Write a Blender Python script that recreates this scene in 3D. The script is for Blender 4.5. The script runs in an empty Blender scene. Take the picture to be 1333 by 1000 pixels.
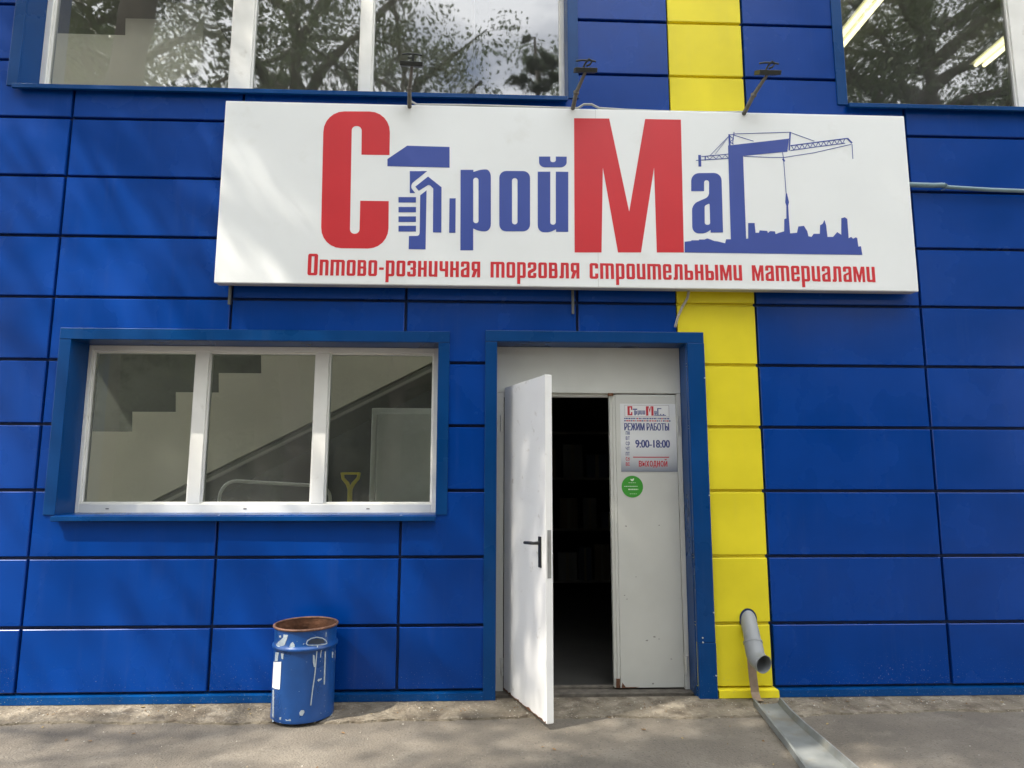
import bpy, math, random
import numpy as np
from mathutils import Vector, Matrix
from mathutils.geometry import tessellate_polygon

SC = bpy.context.scene
COL = SC.collection

# ------------------------------------------------------------------ camera
F_PX, YAW, PITCH, ROLL = 862.87, 0.0378, 0.1373, 0.0019
CAM = np.array([0.0, -4.6744, 1.4542])


def cam_axes():
    f = np.array([math.sin(YAW) * math.cos(PITCH), math.cos(YAW) * math.cos(PITCH), math.sin(PITCH)])
    r = np.array([math.cos(YAW), -math.sin(YAW), 0.0])
    u = np.cross(r, f)
    return math.cos(ROLL) * r + math.sin(ROLL) * u, -math.sin(ROLL) * r + math.cos(ROLL) * u, f


CR, CU, CF = cam_axes()
cd = bpy.data.cameras.new('camera')
cam = bpy.data.objects.new('camera', cd)
COL.objects.link(cam)
cd.sensor_width = 36.0
cd.lens = F_PX / 1333.0 * 36.0
cd.clip_start = 0.05
cd.clip_end = 800.0
m = Matrix.Identity(4)
for i in range(3):
    m[i][0], m[i][1], m[i][2], m[i][3] = CR[i], CU[i], -CF[i], CAM[i]
cam.matrix_world = m
SC.camera = cam


def at(px, py, y=0.0):
    """measure: where the photograph's point (px, py) lies on the upright plane at depth y -> (x, z)"""
    d = CF + CR * (px - 666.5) / F_PX + CU * (500 - py) / F_PX
    p = CAM + d * (y - CAM[1]) / d[1]
    return float(p[0]), float(p[2])


# ------------------------------------------------------------------ light
SUN_DIR = Vector((-0.54, -0.27, 0.80)).normalized()      # towards the sun
ELEV = math.asin(SUN_DIR.z)
w = bpy.data.worlds.new('World')
SC.world = w
w.use_nodes = True
nt = w.node_tree
bg = nt.nodes['Background']
sky = nt.nodes.new('ShaderNodeTexSky')
sky.sky_type = 'NISHITA'
sky.sun_disc = False
sky.sun_elevation = ELEV
sky.sun_rotation = math.atan2(SUN_DIR.x, SUN_DIR.y)
sky.air_density = 1.0
sky.dust_density = 2.0
tc = nt.nodes.new('ShaderNodeTexCoord')
no = nt.nodes.new('ShaderNodeTexNoise')
no.inputs['Scale'].default_value = 2.2
no.inputs['Detail'].default_value = 6
no.inputs['Roughness'].default_value = 0.55
mp = nt.nodes.new('ShaderNodeMapping')
mp.inputs['Scale'].default_value = (1, 1, 2.4)
mp.inputs['Location'].default_value = (0.4, 0.1, 0.3)
rp = nt.nodes.new('ShaderNodeValToRGB')
rp.color_ramp.elements[0].position = 0.30
rp.color_ramp.elements[1].position = 0.50
mx = nt.nodes.new('ShaderNodeMix')
mx.data_type = 'RGBA'
nt.links.new(tc.outputs['Generated'], mp.inputs['Vector'])
nt.links.new(mp.outputs['Vector'], no.inputs['Vector'])
nt.links.new(no.outputs['Fac'], rp.inputs['Fac'])
nt.links.new(rp.outputs['Color'], mx.inputs['Factor'])
nt.links.new(sky.outputs['Color'], mx.inputs['A'])
mx.inputs['B'].default_value = (14.5, 14.8, 15.3, 1)
nt.links.new(mx.outputs['Result'], bg.inputs['Color'])
bg.inputs['Strength'].default_value = 0.15

sl = bpy.data.lights.new('sun', 'SUN')
sl.energy = 4.6
sl.angle = math.radians(0.5)
sl.color = (1.0, 0.93, 0.82)
so = bpy.data.objects.new('sun', sl)
COL.objects.link(so)
so.rotation_euler = (-SUN_DIR).to_track_quat('-Z', 'Y').to_euler()
so.location = SUN_DIR * 60

SC.view_settings.view_transform = 'Standard'
SC.view_settings.look = 'None'
SC.view_settings.gamma = 1.0
SC.view_settings.exposure = 0.96
SC.cycles.max_bounces = 10
SC.cycles.transparent_max_bounces = 16
SC.cycles.caustics_reflective = False
SC.cycles.caustics_refractive = False

# ------------------------------------------------------------------ materials
MATS = {}


def mat(name, col, rough=0.5, metal=0.0, spec=0.5, var=0.0, vscale=6.0, bump=0.0, bscale=30.0,
        dirt=None, dscale=8.0, dlo=0.55, dhi=0.7, coat=0.0, speck=None, sscale=70.0, slo=0.6, shi=0.7, pit=None, pscale=50.0, plo=0.60, phi=0.72, rvar=0.0, stretch=(1, 1, 1)):
    if name in MATS:
        return MATS[name]
    M = bpy.data.materials.new(name)
    M.use_nodes = True
    n, l = M.node_tree.nodes, M.node_tree.links
    b = n['Principled BSDF']
    b.inputs['Base Color'].default_value = (*col, 1)
    b.inputs['Roughness'].default_value = rough
    b.inputs['Metallic'].default_value = metal
    b.inputs['Specular IOR Level'].default_value = spec
    b.inputs['Coat Weight'].default_value = coat
    t = n.new('ShaderNodeTexCoord')
    mpn = n.new('ShaderNodeMapping')
    mpn.inputs['Scale'].default_value = stretch
    l.new(t.outputs['Object'], mpn.inputs['Vector'])
    vec = mpn.outputs['Vector']
    cur = None
    if var > 0:
        a = n.new('ShaderNodeTexNoise')
        a.inputs['Scale'].default_value = vscale
        a.inputs['Detail'].default_value = 6
        l.new(vec, a.inputs['Vector'])
        mr = n.new('ShaderNodeMapRange')
        mr.inputs['From Min'].default_value = 0.3
        mr.inputs['From Max'].default_value = 0.7
        mr.inputs['To Min'].default_value = 1 - var
        mr.inputs['To Max'].default_value = 1 + var
        l.new(a.outputs['Fac'], mr.inputs['Value'])
        hs = n.new('ShaderNodeHueSaturation')
        hs.inputs['Color'].default_value = (*col, 1)
        l.new(mr.outputs['Result'], hs.inputs['Value'])
        cur = hs.outputs['Color']
        if rvar > 0:
            r2 = n.new('ShaderNodeMapRange')
            r2.inputs['From Min'].default_value = 0.3
            r2.inputs['From Max'].default_value = 0.7
            r2.inputs['To Min'].default_value = max(0.02, rough - rvar)
            r2.inputs['To Max'].default_value = min(1, rough + rvar)
            l.new(a.outputs['Fac'], r2.inputs['Value'])
            l.new(r2.outputs['Result'], b.inputs['Roughness'])
    if dirt is not None:
        a = n.new('ShaderNodeTexNoise')
        a.inputs['Scale'].default_value = dscale
        a.inputs['Detail'].default_value = 8
        a.inputs['Roughness'].default_value = 0.65
        l.new(vec, a.inputs['Vector'])
        mr = n.new('ShaderNodeMapRange')
        mr.inputs['From Min'].default_value = dlo
        mr.inputs['From Max'].default_value = dhi
        l.new(a.outputs['Fac'], mr.inputs['Value'])
        x = n.new('ShaderNodeMix')
        x.data_type = 'RGBA'
        l.new(mr.outputs['Result'], x.inputs['Factor'])
        if cur is None:
            x.inputs['A'].default_value = (*col, 1)
        else:
            l.new(cur, x.inputs['A'])
        x.inputs['B'].default_value = (*dirt, 1)
        cur = x.outputs['Result']
    for (sp_, sc_, lo_, hi_) in ((pit, pscale, plo, phi), (speck, sscale, slo, shi)):
        if sp_ is None:
            continue
        a = n.new('ShaderNodeTexNoise')
        a.inputs['Scale'].default_value = sc_
        a.inputs['Detail'].default_value = 3
        l.new(vec, a.inputs['Vector'])
        mr = n.new('ShaderNodeMapRange')
        mr.inputs['From Min'].default_value = lo_
        mr.inputs['From Max'].default_value = hi_
        l.new(a.outputs['Fac'], mr.inputs['Value'])
        x = n.new('ShaderNodeMix')
        x.data_type = 'RGBA'
        l.new(mr.outputs['Result'], x.inputs['Factor'])
        if cur is None:
            x.inputs['A'].default_value = (*col, 1)
        else:
            l.new(cur, x.inputs['A'])
        x.inputs['B'].default_value = (*sp_, 1)
        cur = x.outputs['Result']
    if cur is not None:
        l.new(cur, b.inputs['Base Color'])
    if bump > 0:
        a = n.new('ShaderNodeTexNoise')
        a.inputs['Scale'].default_value = bscale
        a.inputs['Detail'].default_value = 5
        l.new(vec, a.inputs['Vector'])
        bp = n.new('ShaderNodeBump')
        bp.inputs['Strength'].default_value = bump
        bp.inputs['Distance'].default_value = 0.02
        l.new(a.outputs['Fac'], bp.inputs['Height'])
        l.new(bp.outputs['Normal'], b.inputs['Normal'])
    MATS[name] = M
    return M


def panel_mat(name, col, rough):
    """painted sheet metal: oil-canned, dusty, with mud splashes low down"""
    M = mat(name, col, rough=rough, spec=0.22, var=0.12, vscale=1.7, bump=0.07, bscale=1.1, rvar=0.06)
    n, l = M.node_tree.nodes, M.node_tree.links
    b = n['Principled BSDF']
    old = b.inputs['Base Color'].links[0].from_socket
    t = n.new('ShaderNodeTexCoord')
    sp = n.new('ShaderNodeSeparateXYZ')
    l.new(t.outputs['Object'], sp.inputs['Vector'])
    hz = n.new('ShaderNodeMapRange')                    # dirt thrown up from the ground
    hz.inputs['From Min'].default_value = 0.30
    hz.inputs['From Max'].default_value = -0.05
    hz.inputs['To Max'].default_value = 1.0
    l.new(sp.outputs['Z'], hz.inputs['Value'])
    v = n.new('ShaderNodeTexNoise')
    v.inputs['Scale'].default_value = 130
    v.inputs['Detail'].default_value = 2
    l.new(t.outputs['Object'], v.inputs['Vector'])
    v2 = n.new('ShaderNodeTexNoise')
    v2.inputs['Scale'].default_value = 3.0
    v2.inputs['Detail'].default_value = 4
    l.new(t.outputs['Object'], v2.inputs['Vector'])
    s = n.new('ShaderNodeMapRange')
    s.inputs['From Min'].default_value = 0.67
    s.inputs['From Max'].default_value = 0.75
    l.new(v.outputs['Fac'], s.inputs['Value'])
    q = n.new('ShaderNodeMapRange')
    q.inputs['From Min'].default_value = 0.42
    q.inputs['From Max'].default_value = 0.66
    l.new(v2.outputs['Fac'], q.inputs['Value'])
    m1 = n.new('ShaderNodeMath')
    m1.operation = 'MULTIPLY'
    l.new(hz.outputs['Result'], m1.inputs[0])
    l.new(s.outputs['Result'], m1.inputs[1])
    # faint vertical wash streaks all over
    mpn = n.new('ShaderNodeMapping')
    mpn.inputs['Scale'].default_value = (26, 26, 0.7)
    l.new(t.outputs['Object'], mpn.inputs['Vector'])
    v3 = n.new('ShaderNodeTexNoise')
    v3.inputs['Scale'].default_value = 1.0
    v3.inputs['Detail'].default_value = 3
    l.new(mpn.outputs['Vector'], v3.inputs['Vector'])
    s3 = n.new('ShaderNodeMapRange')
    s3.inputs['From Min'].default_value = 0.52
    s3.inputs['From Max'].default_value = 0.75
    s3.inputs['To Max'].default_value = 0.030
    l.new(v3.outputs['Fac'], s3.inputs['Value'])
    q2 = n.new('ShaderNodeMath')
    q2.operation = 'MULTIPLY'
    l.new(q.outputs['Result'], q2.inputs[0])
    l.new(s3.outputs['Result'], q2.inputs[1])
    add = n.new('ShaderNodeMath')
    add.operation = 'ADD'
    add.use_clamp = True
    l.new(m1.outputs[0], add.inputs[0])
    l.new(q2.outputs[0], add.inputs[1])
    x = n.new('ShaderNodeMix')
    x.data_type = 'RGBA'
    l.new(add.outputs[0], x.inputs['Factor'])
    l.new(old, x.inputs['A'])
    x.inputs['B'].default_value = (0.30, 0.33, 0.36, 1)
    l.new(x.outputs['Result'], b.inputs['Base Color'])
    return M


BLUE = panel_mat('blue_paint', (0.0002, 0.044, 0.262), 0.26)
TRIM = panel_mat('blue_trim_paint', (0.0008, 0.048, 0.185), 0.30)
YELLOW = panel_mat('yellow_paint', (0.78, 0.66, 0.028), 0.36)
NAVY = mat('joint_shadow_steel', (0.001, 0.018, 0.085), 0.7)
PVC = mat('white_window_profile', (0.82, 0.81, 0.76), 0.35, var=0.05, vscale=5, dirt=(0.45, 0.42, 0.34), dscale=5, dlo=0.6, dhi=0.85)
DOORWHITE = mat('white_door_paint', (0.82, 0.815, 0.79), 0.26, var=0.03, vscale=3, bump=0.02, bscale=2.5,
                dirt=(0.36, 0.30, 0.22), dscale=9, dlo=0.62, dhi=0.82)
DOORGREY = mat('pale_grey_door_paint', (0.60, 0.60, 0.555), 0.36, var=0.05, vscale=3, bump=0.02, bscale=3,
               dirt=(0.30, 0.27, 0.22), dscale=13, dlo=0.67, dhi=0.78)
RUST = mat('rust', (0.12, 0.05, 0.024), 0.85, var=0.4, vscale=14, bump=0.3, bscale=40)
BLACK = mat('black_plastic', (0.012, 0.012, 0.013), 0.4)
STEEL = mat('dull_steel', (0.30, 0.30, 0.29), 0.5, metal=0.6, var=0.15, vscale=10)
GALV = mat('galvanised_steel', (0.185, 0.195, 0.188), 0.6, metal=0.15, var=0.18, vscale=9, dirt=(0.17, 0.15, 0.11),
           dscale=6, dlo=0.52, dhi=0.75, bump=0.05, bscale=6)
SIGNWHITE = mat('white_banner', (0.84, 0.86, 0.85), 0.42, var=0.02, vscale=2, bump=0.05, bscale=1.6,
                dirt=(0.70, 0.70, 0.65), dscale=2.2, dlo=0.60, dhi=0.95)
RED = mat('red_print', (0.60, 0.018, 0.026), 0.45, var=0.04, vscale=3)
PRINTBLUE = mat('blue_print', (0.036, 0.070, 0.33), 0.45, var=0.04, vscale=3)
CABLEM = mat('pale_cable', (0.45, 0.46, 0.45), 0.6, var=0.1)
INWALL = mat('grey_plaster', (0.33, 0.32, 0.28), 0.85, var=0.08, vscale=1.5, dirt=(0.2, 0.19, 0.16), dscale=2, dlo=0.5, dhi=0.8)
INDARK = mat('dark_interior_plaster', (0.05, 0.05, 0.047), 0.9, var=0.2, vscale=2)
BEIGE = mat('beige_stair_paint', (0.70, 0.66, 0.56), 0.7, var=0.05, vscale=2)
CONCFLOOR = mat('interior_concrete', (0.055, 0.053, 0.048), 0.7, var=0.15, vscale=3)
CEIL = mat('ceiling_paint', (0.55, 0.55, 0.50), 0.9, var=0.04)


def glass_mat(name, ior, wave, tint, dust_haze):
    M = bpy.data.materials.new(name)
    M.use_nodes = True
    n, l = M.node_tree.nodes, M.node_tree.links
    n.remove(n['Principled BSDF'])
    out = n['Material Output']
    g = n.new('ShaderNodeBsdfGlossy')
    g.inputs['Roughness'].default_value = 0.022
    tr = n.new('ShaderNodeBsdfTransparent')
    tr.inputs['Color'].default_value = (*tint, 1)
    fr = n.new('ShaderNodeFresnel')
    fr.inputs['IOR'].default_value = ior
    mxs = n.new('ShaderNodeMixShader')
    t = n.new('ShaderNodeTexCoord')
    a = n.new('ShaderNodeTexNoise')
    a.inputs['Scale'].default_value = 1.7
    a.inputs['Detail'].default_value = 1
    l.new(t.outputs['Object'], a.inputs['Vector'])
    bp = n.new('ShaderNodeBump')
    bp.inputs['Strength'].default_value = wave
    bp.inputs['Distance'].default_value = 0.02
    l.new(a.outputs['Fac'], bp.inputs['Height'])
    l.new(bp.outputs['Normal'], g.inputs['Normal'])
    l.new(fr.outputs['Fac'], mxs.inputs['Fac'])
    l.new(tr.outputs['BSDF'], mxs.inputs[1])
    l.new(g.outputs['BSDF'], mxs.inputs[2])
    df = n.new('ShaderNodeBsdfDiffuse')  # pale film: dust, also haze painted in to lift the darks
    df.inputs['Color'].default_value = (0.62, 0.64, 0.58, 1)
    md = n.new('ShaderNodeMixShader')
    a2 = n.new('ShaderNodeTexNoise')
    a2.inputs['Scale'].default_value = 2.2
    a2.inputs['Detail'].default_value = 5
    l.new(t.outputs['Object'], a2.inputs['Vector'])
    m2 = n.new('ShaderNodeMapRange')
    m2.inputs['From Min'].default_value = 0.3
    m2.inputs['From Max'].default_value = 0.7
    m2.inputs['To Min'].default_value = dust_haze * 0.6
    m2.inputs['To Max'].default_value = dust_haze * 1.4
    l.new(a2.outputs['Fac'], m2.inputs['Value'])
    l.new(m2.outputs['Result'], md.inputs['Fac'])
    l.new(mxs.outputs['Shader'], md.inputs[1])
    l.new(df.outputs['BSDF'], md.inputs[2])
    l.new(md.outputs['Shader'], out.inputs['Surface'])
    MATS[name] = M
    return M


GLASS = glass_mat('window_glass', 2.1, 0.05, (0.86, 0.90, 0.86), 0.05)
GLASSUP = glass_mat('coated_window_glass', 2.75, 0.16, (0.74, 0.78, 0.74), 0.05)


def emit_mat(name, col, s):
    M = bpy.data.materials.new(name)
    M.use_nodes = True
    b = M.node_tree.nodes['Principled BSDF']
    b.inputs['Base Color'].default_value = (0.8, 0.8, 0.75, 1)
    b.inputs['Emission Color'].default_value = (*col, 1)
    b.inputs['Emission Strength'].default_value = s
    return M


TUBE = emit_mat('fluorescent_tube_glow', (1.0, 0.90, 0.50), 1.6)

# ------------------------------------------------------------------ mesh helpers


class MB:
    def __init__(self, mtx=None):
        self.v, self.f, self.mi, self.m = [], [], [], mtx

    def add(self, vs, fs, mi=0):
        b = len(self.v)
        for p in vs:
            p = Vector(p)
            self.v.append(tuple(self.m @ p) if self.m is not None else tuple(p))
        for f in fs:
            self.f.append([b + i for i in f])
            self.mi.append(mi)

    def box(self, x0, x1, y0, y1, z0, z1, mi=0):
        vs = [(x0, y0, z0), (x1, y0, z0), (x1, y1, z0), (x0, y1, z0), (x0, y0, z1), (x1, y0, z1), (x1, y1, z1), (x0, y1, z1)]
        self.add(vs, [(0, 1, 5, 4), (1, 2, 6, 5), (2, 3, 7, 6), (3, 0, 4, 7), (4, 5, 6, 7), (3, 2, 1, 0)], mi)

    def tube(self, pts, r, seg=10, mi=0, caps=True, flat=1.0):
        pts = [Vector(p) for p in pts]
        rs = r if isinstance(r, (list, tuple)) else [r] * len(pts)
        vs, fs = [], []
        up = None
        for i, p in enumerate(pts):
            a = pts[max(i - 1, 0)]
            c = pts[min(i + 1, len(pts) - 1)]
            t = (c - a).normalized()
            if up is None:
                up = Vector((0, 0, 1)) if abs(t.z) < 0.9 else Vector((0, 1, 0))
            s = t.cross(up).normalized()
            up = s.cross(t).normalized()
            for k in range(seg):
                th = 2 * math.pi * k / seg
                vs.append(p + (s * math.cos(th) + up * math.sin(th) * flat) * rs[i])
        for i in range(len(pts) - 1):
            for k in range(seg):
                k2 = (k + 1) % seg
                fs.append((i * seg + k, i * seg + k2, (i + 1) * seg + k2, (i + 1) * seg + k))
        if caps:
            fs.append(tuple(range(seg))[::-1])
            fs.append(tuple((len(pts) - 1) * seg + k for k in range(seg)))
        self.add(vs, fs, mi)

    def lathe(self, prof, c, seg=48, mi=0, squash=1.0):
        vs, fs = [], []
        for (r, z) in prof:
            for k in range(seg):
                th = 2 * math.pi * k / seg
                vs.append((c[0] + r * math.cos(th), c[1] + r * math.sin(th) * squash, c[2] + z))
        for i in range(len(prof) - 1):
            for k in range(seg):
                k2 = (k + 1) % seg
                fs.append((i * seg + k, i * seg + k2, (i + 1) * seg + k2, (i + 1) * seg + k))
        self.add(vs, fs, mi)

    def plate(self, polys, y0, y1, mi=0):
        """outline (and holes) in x, z given thickness from y0 (front) to y1"""
        flat = [p for poly in polys for p in poly]
        tris = tessellate_polygon([[Vector((p[0], p[1], 0)) for p in poly] for poly in polys])
        n = len(flat)
        vs = [(p[0], y0, p[1]) for p in flat] + [(p[0], y1, p[1]) for p in flat]
        fs = []
        for t in tris:
            a, b, c = [flat[i] for i in t]
            ar = (b[0] - a[0]) * (c[1] - a[1]) - (b[1] - a[1]) * (c[0] - a[0])
            t = tuple(t) if ar > 0 else tuple(t)[::-1]
            fs.append(t)
            fs.append(tuple(i + n for i in t[::-1]))
        o = 0
        for poly in polys:
            k = len(poly)
            for i in range(k):
                j = (i + 1) % k
                fs.append((o + i, o + i + n, o + j + n, o + j))
            o += k
        self.add(vs, fs, mi)

    def build(self, name, mats, parent=None, smooth=False, bevel=0.0, loc=None):
        me = bpy.data.meshes.new(name)
        me.from_pydata(self.v, [], self.f)
        for M in (mats if isinstance(mats, (list, tuple)) else [mats]):
            me.materials.append(M)
        me.polygons.foreach_set('material_index', self.mi)
        if smooth:
            me.polygons.foreach_set('use_smooth', [True] * len(me.polygons))
            me.set_sharp_from_angle(angle=math.radians(40))
        me.update()
        o = bpy.data.objects.new(name, me)
        COL.objects.link(o)
        if parent is not None:
            o.parent = parent
            # children are modelled in world space: undo the parent's place
            o.matrix_parent_inverse = Matrix.Translation(parent.location).inverted() if parent.type == 'EMPTY' else Matrix.Identity(4)
        if bevel > 0:
            bv = o.modifiers.new('bevel', 'BEVEL')
            bv.width = bevel
            bv.segments = 2
            bv.limit_method = 'ANGLE'
        return o


def tag(o, label, cat, group=None, kind=None):
    if label:
        o['label'] = label
    if cat:
        o['category'] = cat
    if group:
        o['group'] = group
    if kind:
        o['kind'] = kind
    return o


def structure(o):
    o['kind'] = 'structure'
    return o


def thing(name, label, cat, loc=(0, 0, 0), group=None):
    o = bpy.data.objects.new(name, None)
    COL.objects.link(o)
    o.location = loc
    o.empty_display_size = 0.1
    return tag(o, label, cat, group)


def rect_minus(r, holes):
    """axis-aligned rectangle minus rectangles -> pieces (x0, x1, z0, z1)"""
    out = [r]
    for h in holes:
        nxt = []
        for (a, b, c, d) in out:
            x0, x1, z0, z1 = max(a, h[0]), min(b, h[1]), max(c, h[2]), min(d, h[3])
            if x0 >= x1 - 1e-6 or z0 >= z1 - 1e-6:
                nxt.append((a, b, c, d))
                continue
            if z0 > c: nxt.append((a, b, c, z0))
            if z1 < d: nxt.append((a, b, z1, d))
            if x0 > a: nxt.append((a, x0, z0, z1))
            if x1 < b: nxt.append((x1, b, z0, z1))
        out = nxt
    return out


def fillet(pts):
    """outline of (x, y, r): every corner rounded by its r"""
    out = []
    n = len(pts)
    for i, (x, y, r) in enumerate(pts):
        if r <= 0:
            out.append((x, y))
            continue
        a, c, p = Vector(pts[i - 1][:2]), Vector(pts[(i + 1) % n][:2]), Vector((x, y))
        r1 = min(r, (a - p).length * 0.499)
        r2 = min(r, (c - p).length * 0.499)
        s, e = p + (a - p).normalized() * r1, p + (c - p).normalized() * r2
        for k in range(7):
            t = k / 6
            # arc-like cubic
            b1, b2 = s + (p - s) * 0.56, e + (p - e) * 0.56
            q = s * (1 - t) ** 3 + b1 * 3 * t * (1 - t) ** 2 + b2 * 3 * t * t * (1 - t) + e * t ** 3
            out.append((q.x, q.y))
    return out


def stroke(mb, pts, t, y0, y1, mi=0):
    """thin flat line in x, z through pts"""
    for a, b in zip(pts[:-1], pts[1:]):
        d = Vector((b[0] - a[0], b[1] - a[1]))
        if d.length < 1e-6:
            continue
        n = Vector((-d.y, d.x)).normalized() * t / 2
        mb.plate([[(a[0] + n.x, a[1] + n.y), (a[0] - n.x, a[1] - n.y), (b[0] - n.x, b[1] - n.y), (b[0] + n.x, b[1] + n.y)]], y0, y1, mi)


# ------------------------------------------------------------------ ground
GZ = -0.05
g = MB()
g.add([(-150, -200, GZ), (150, -200, GZ), (150, 120, GZ), (-150, 120, GZ)], [(0, 1, 2, 3)])
ASPH = mat('worn_asphalt', (0.138, 0.119, 0.094), 0.88, var=0.22, vscale=1.6, bump=0.6, bscale=80, speck=(0.27, 0.245, 0.205), sscale=110, slo=0.67, shi=0.74, pit=(0.085, 0.074, 0.06), pscale=60, plo=0.58, phi=0.70,
           dirt=(0.205, 0.180, 0.143), dscale=3.0, dlo=0.50, dhi=0.72)
structure(g.build('asphalt', ASPH))

rng = random.Random(4)
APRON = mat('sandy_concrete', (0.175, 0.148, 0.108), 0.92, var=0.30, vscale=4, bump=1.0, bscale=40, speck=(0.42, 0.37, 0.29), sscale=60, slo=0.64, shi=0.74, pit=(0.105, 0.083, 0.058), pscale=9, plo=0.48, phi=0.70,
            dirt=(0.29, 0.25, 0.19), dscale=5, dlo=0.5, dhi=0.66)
ap = MB()
N = 260
front, back, top = [], [], []
for i in range(N + 1):
    x = -7 + 14.2 * i / N
    y = -0.315 + 0.02 * math.sin(x * 2.3 + 1) + 0.012 * math.sin(x * 9.1) + rng.uniform(-0.012, 0.012)
    if x > 1.5:
        y += 0.03 * min(1, (x - 1.5))
    front.append((x, y))
rows = []
for i, (x, y) in enumerate(front):
    h = GZ + 0.016 + rng.uniform(-0.003, 0.003)
    rows.append([(x, y - 0.004, GZ - 0.01), (x, y + rng.uniform(0, 0.01), h - 0.004), (x, y * 0.55, h + 0.002), (x, 0.03, GZ + 0.022)])
vs = [p for r_ in rows for p in r_]
fs = []
for i in range(N):
    for k in range(3):
        a = i * 4 + k
        fs.append((a, a + 4, a + 5, a + 1))
ap.add(vs, fs)
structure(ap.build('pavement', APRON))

# crumbs of stone, sand and leaf litter along the foot of the wall
gv = MB()
rng = random.Random(11)
for i in range(1100):
    x = rng.uniform(-4.2, 4.2)
    u = rng.random()
    if u < 0.82:
        y = -0.03 - abs(rng.gauss(0, 0.10))
        z = GZ + 0.019
    else:
        y = -0.33 - rng.random() ** 1.5 * 1.3
        z = GZ
    if y < -0.30:
        z = GZ
    s = rng.uniform(0.0025, 0.007) * (1.6 if rng.random() < 0.07 else 1)
    ang = rng.random() * 6.28
    vs = []
    for k in range(5):
        th = ang + k * 1.2566
        rr = s * rng.uniform(0.7, 1.25)
        vs.append((x + rr * math.cos(th), y + rr * math.sin(th) * 0.8, z - 0.002))
    vs.append((x + rng.uniform(-.3, .3) * s, y, z + s * rng.uniform(0.4, 1.0)))
    gv.add(vs, [(k, (k + 1) % 5, 5) for k in range(5)], rng.choice([0, 0, 1, 1, 2]))
for i in range(46):
    x = rng.uniform(-4.0, 4.0)
    y = -0.05 - abs(rng.gauss(0, 0.16)) if rng.random() < 0.6 else -0.35 - rng.random() * 1.0
    z = (GZ + 0.022) if y > -0.29 else GZ + 0.004
    s = rng.uniform(0.008, 0.018)
    a_ = rng.random() * 6.28
    ca, sa = math.cos(a_), math.sin(a_)
    L_ = [(-1, 0, 0), (-.3, -.45, .25), (.5, -.35, .3), (1, 0, .1), (.5, .38, .35), (-.3, .45, .2)]
    gv.add([(x + s * (p_[0] * ca - p_[1] * sa), y + s * (p_[0] * sa + p_[1] * ca), z + s * p_[2]) for p_ in L_], [(0, 1, 2, 3), (0, 3, 4, 5)], rng.choice([2, 3, 3]))
tag(gv.build('gravel', [mat('pale_grit', (0.42, 0.39, 0.33), 0.9), mat('sand_grit', (0.26, 0.21, 0.15), 0.9),
                        mat('leaf_litter', (0.17, 0.10, 0.045), 0.9), mat('dry_leaf', (0.30, 0.22, 0.09), 0.8)]), None, None, kind='stuff')

# ------------------------------------------------------------------ building
B = thing('shop_building', 'two storey shop front clad in blue metal panels with one yellow vertical stripe', 'building', (0, 0, GZ))
H_ = 0.45
OPEN = dict(lw=(-2.91, -0.35, 1.185, 2.395), door=(0.07, 1.44, -0.2, 2.405), ul=(-3.47, 0.60, 4.292, 6.35), ur=(2.765, 6.3, 4.292, 6.35))
holes = list(OPEN.values())
TOP = 6.9


def cladding(cols, name, M, seed, skip=()):
    mb = MB()
    rr = random.Random(seed)
    zs = [0.043] + [H_ * k for k in range(1, 16)]
    gp = 0.0105
    for (ca, cb) in cols:
        for za, zb in zip(zs[:-1], zs[1:]):
            x0, x1 = ca, cb
            z0, z1 = (za if za < 0.1 else za + gp), min(zb - gp, TOP)
            if z1 <= z0:
                continue
            cx, cz = (x0 + x1) / 2, (z0 + z1) / 2
            ta, tb, o = rr.gauss(0, 0.0030), rr.gauss(0, 0.0055), rr.uniform(-0.0012, 0.0012)

            def Y(x, z):
                return o + ta * (x - cx) + tb * (z - cz)
            ch = 0.004
            for (a, b, c, d) in rect_minus((x0, x1, z0, z1), holes):
                ea, eb, ec, ed = abs(a - x0) < 1e-5, abs(b - x1) < 1e-5, abs(c - z0) < 1e-5, abs(d - z1) < 1e-5
                ia, ib, ic, id_ = a + ch * ea, b - ch * eb, c + ch * ec, d - ch * ed
                mb.add([(ia, Y(ia, ic), ic), (ib, Y(ib, ic), ic), (ib, Y(ib, id_), id_), (ia, Y(ia, id_), id_)], [(0, 1, 2, 3)])
                P = [(a, Y(a, c) + ch, c), (b, Y(b, c) + ch, c), (b, Y(b, d) + ch, d), (a, Y(a, d) + ch, d)]
                I = [(ia, Y(ia, ic), ic), (ib, Y(ib, ic), ic), (ib, Y(ib, id_), id_), (ia, Y(ia, id_), id_)]
                Q = [(p[0], 0.031, p[2]) for p in P]
                for k, e in enumerate((ec, eb, ed, ea)):
                    if e:
                        j = (k + 1) % 4
                        mb.add([I[k], I[j], P[j], P[k], Q[j], Q[k]], [(0, 3, 2, 1), (3, 5, 4, 2)])
    return mb.build(name, M, B)


g2 = 0.0095
left_edges = [-6.775, -5.538, -4.301, -3.064, -1.827, -0.588, 0.649, 1.378]
cols = [(a + g2, b - (g2 if b < 1.37 else 0.004)) for a, b in zip(left_edges[:-1], left_edges[1:])]
right_edges = [1.966, 3.210, 4.460, 5.710, 6.960]
cols += [(a + g2, b - g2) for a, b in zip(right_edges[:-1], right_edges[1:])]
cladding(cols, 'blue_cladding', BLUE, 3)
cladding([(1.384, 1.955)], 'yellow_cladding', YELLOW, 8)
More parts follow.
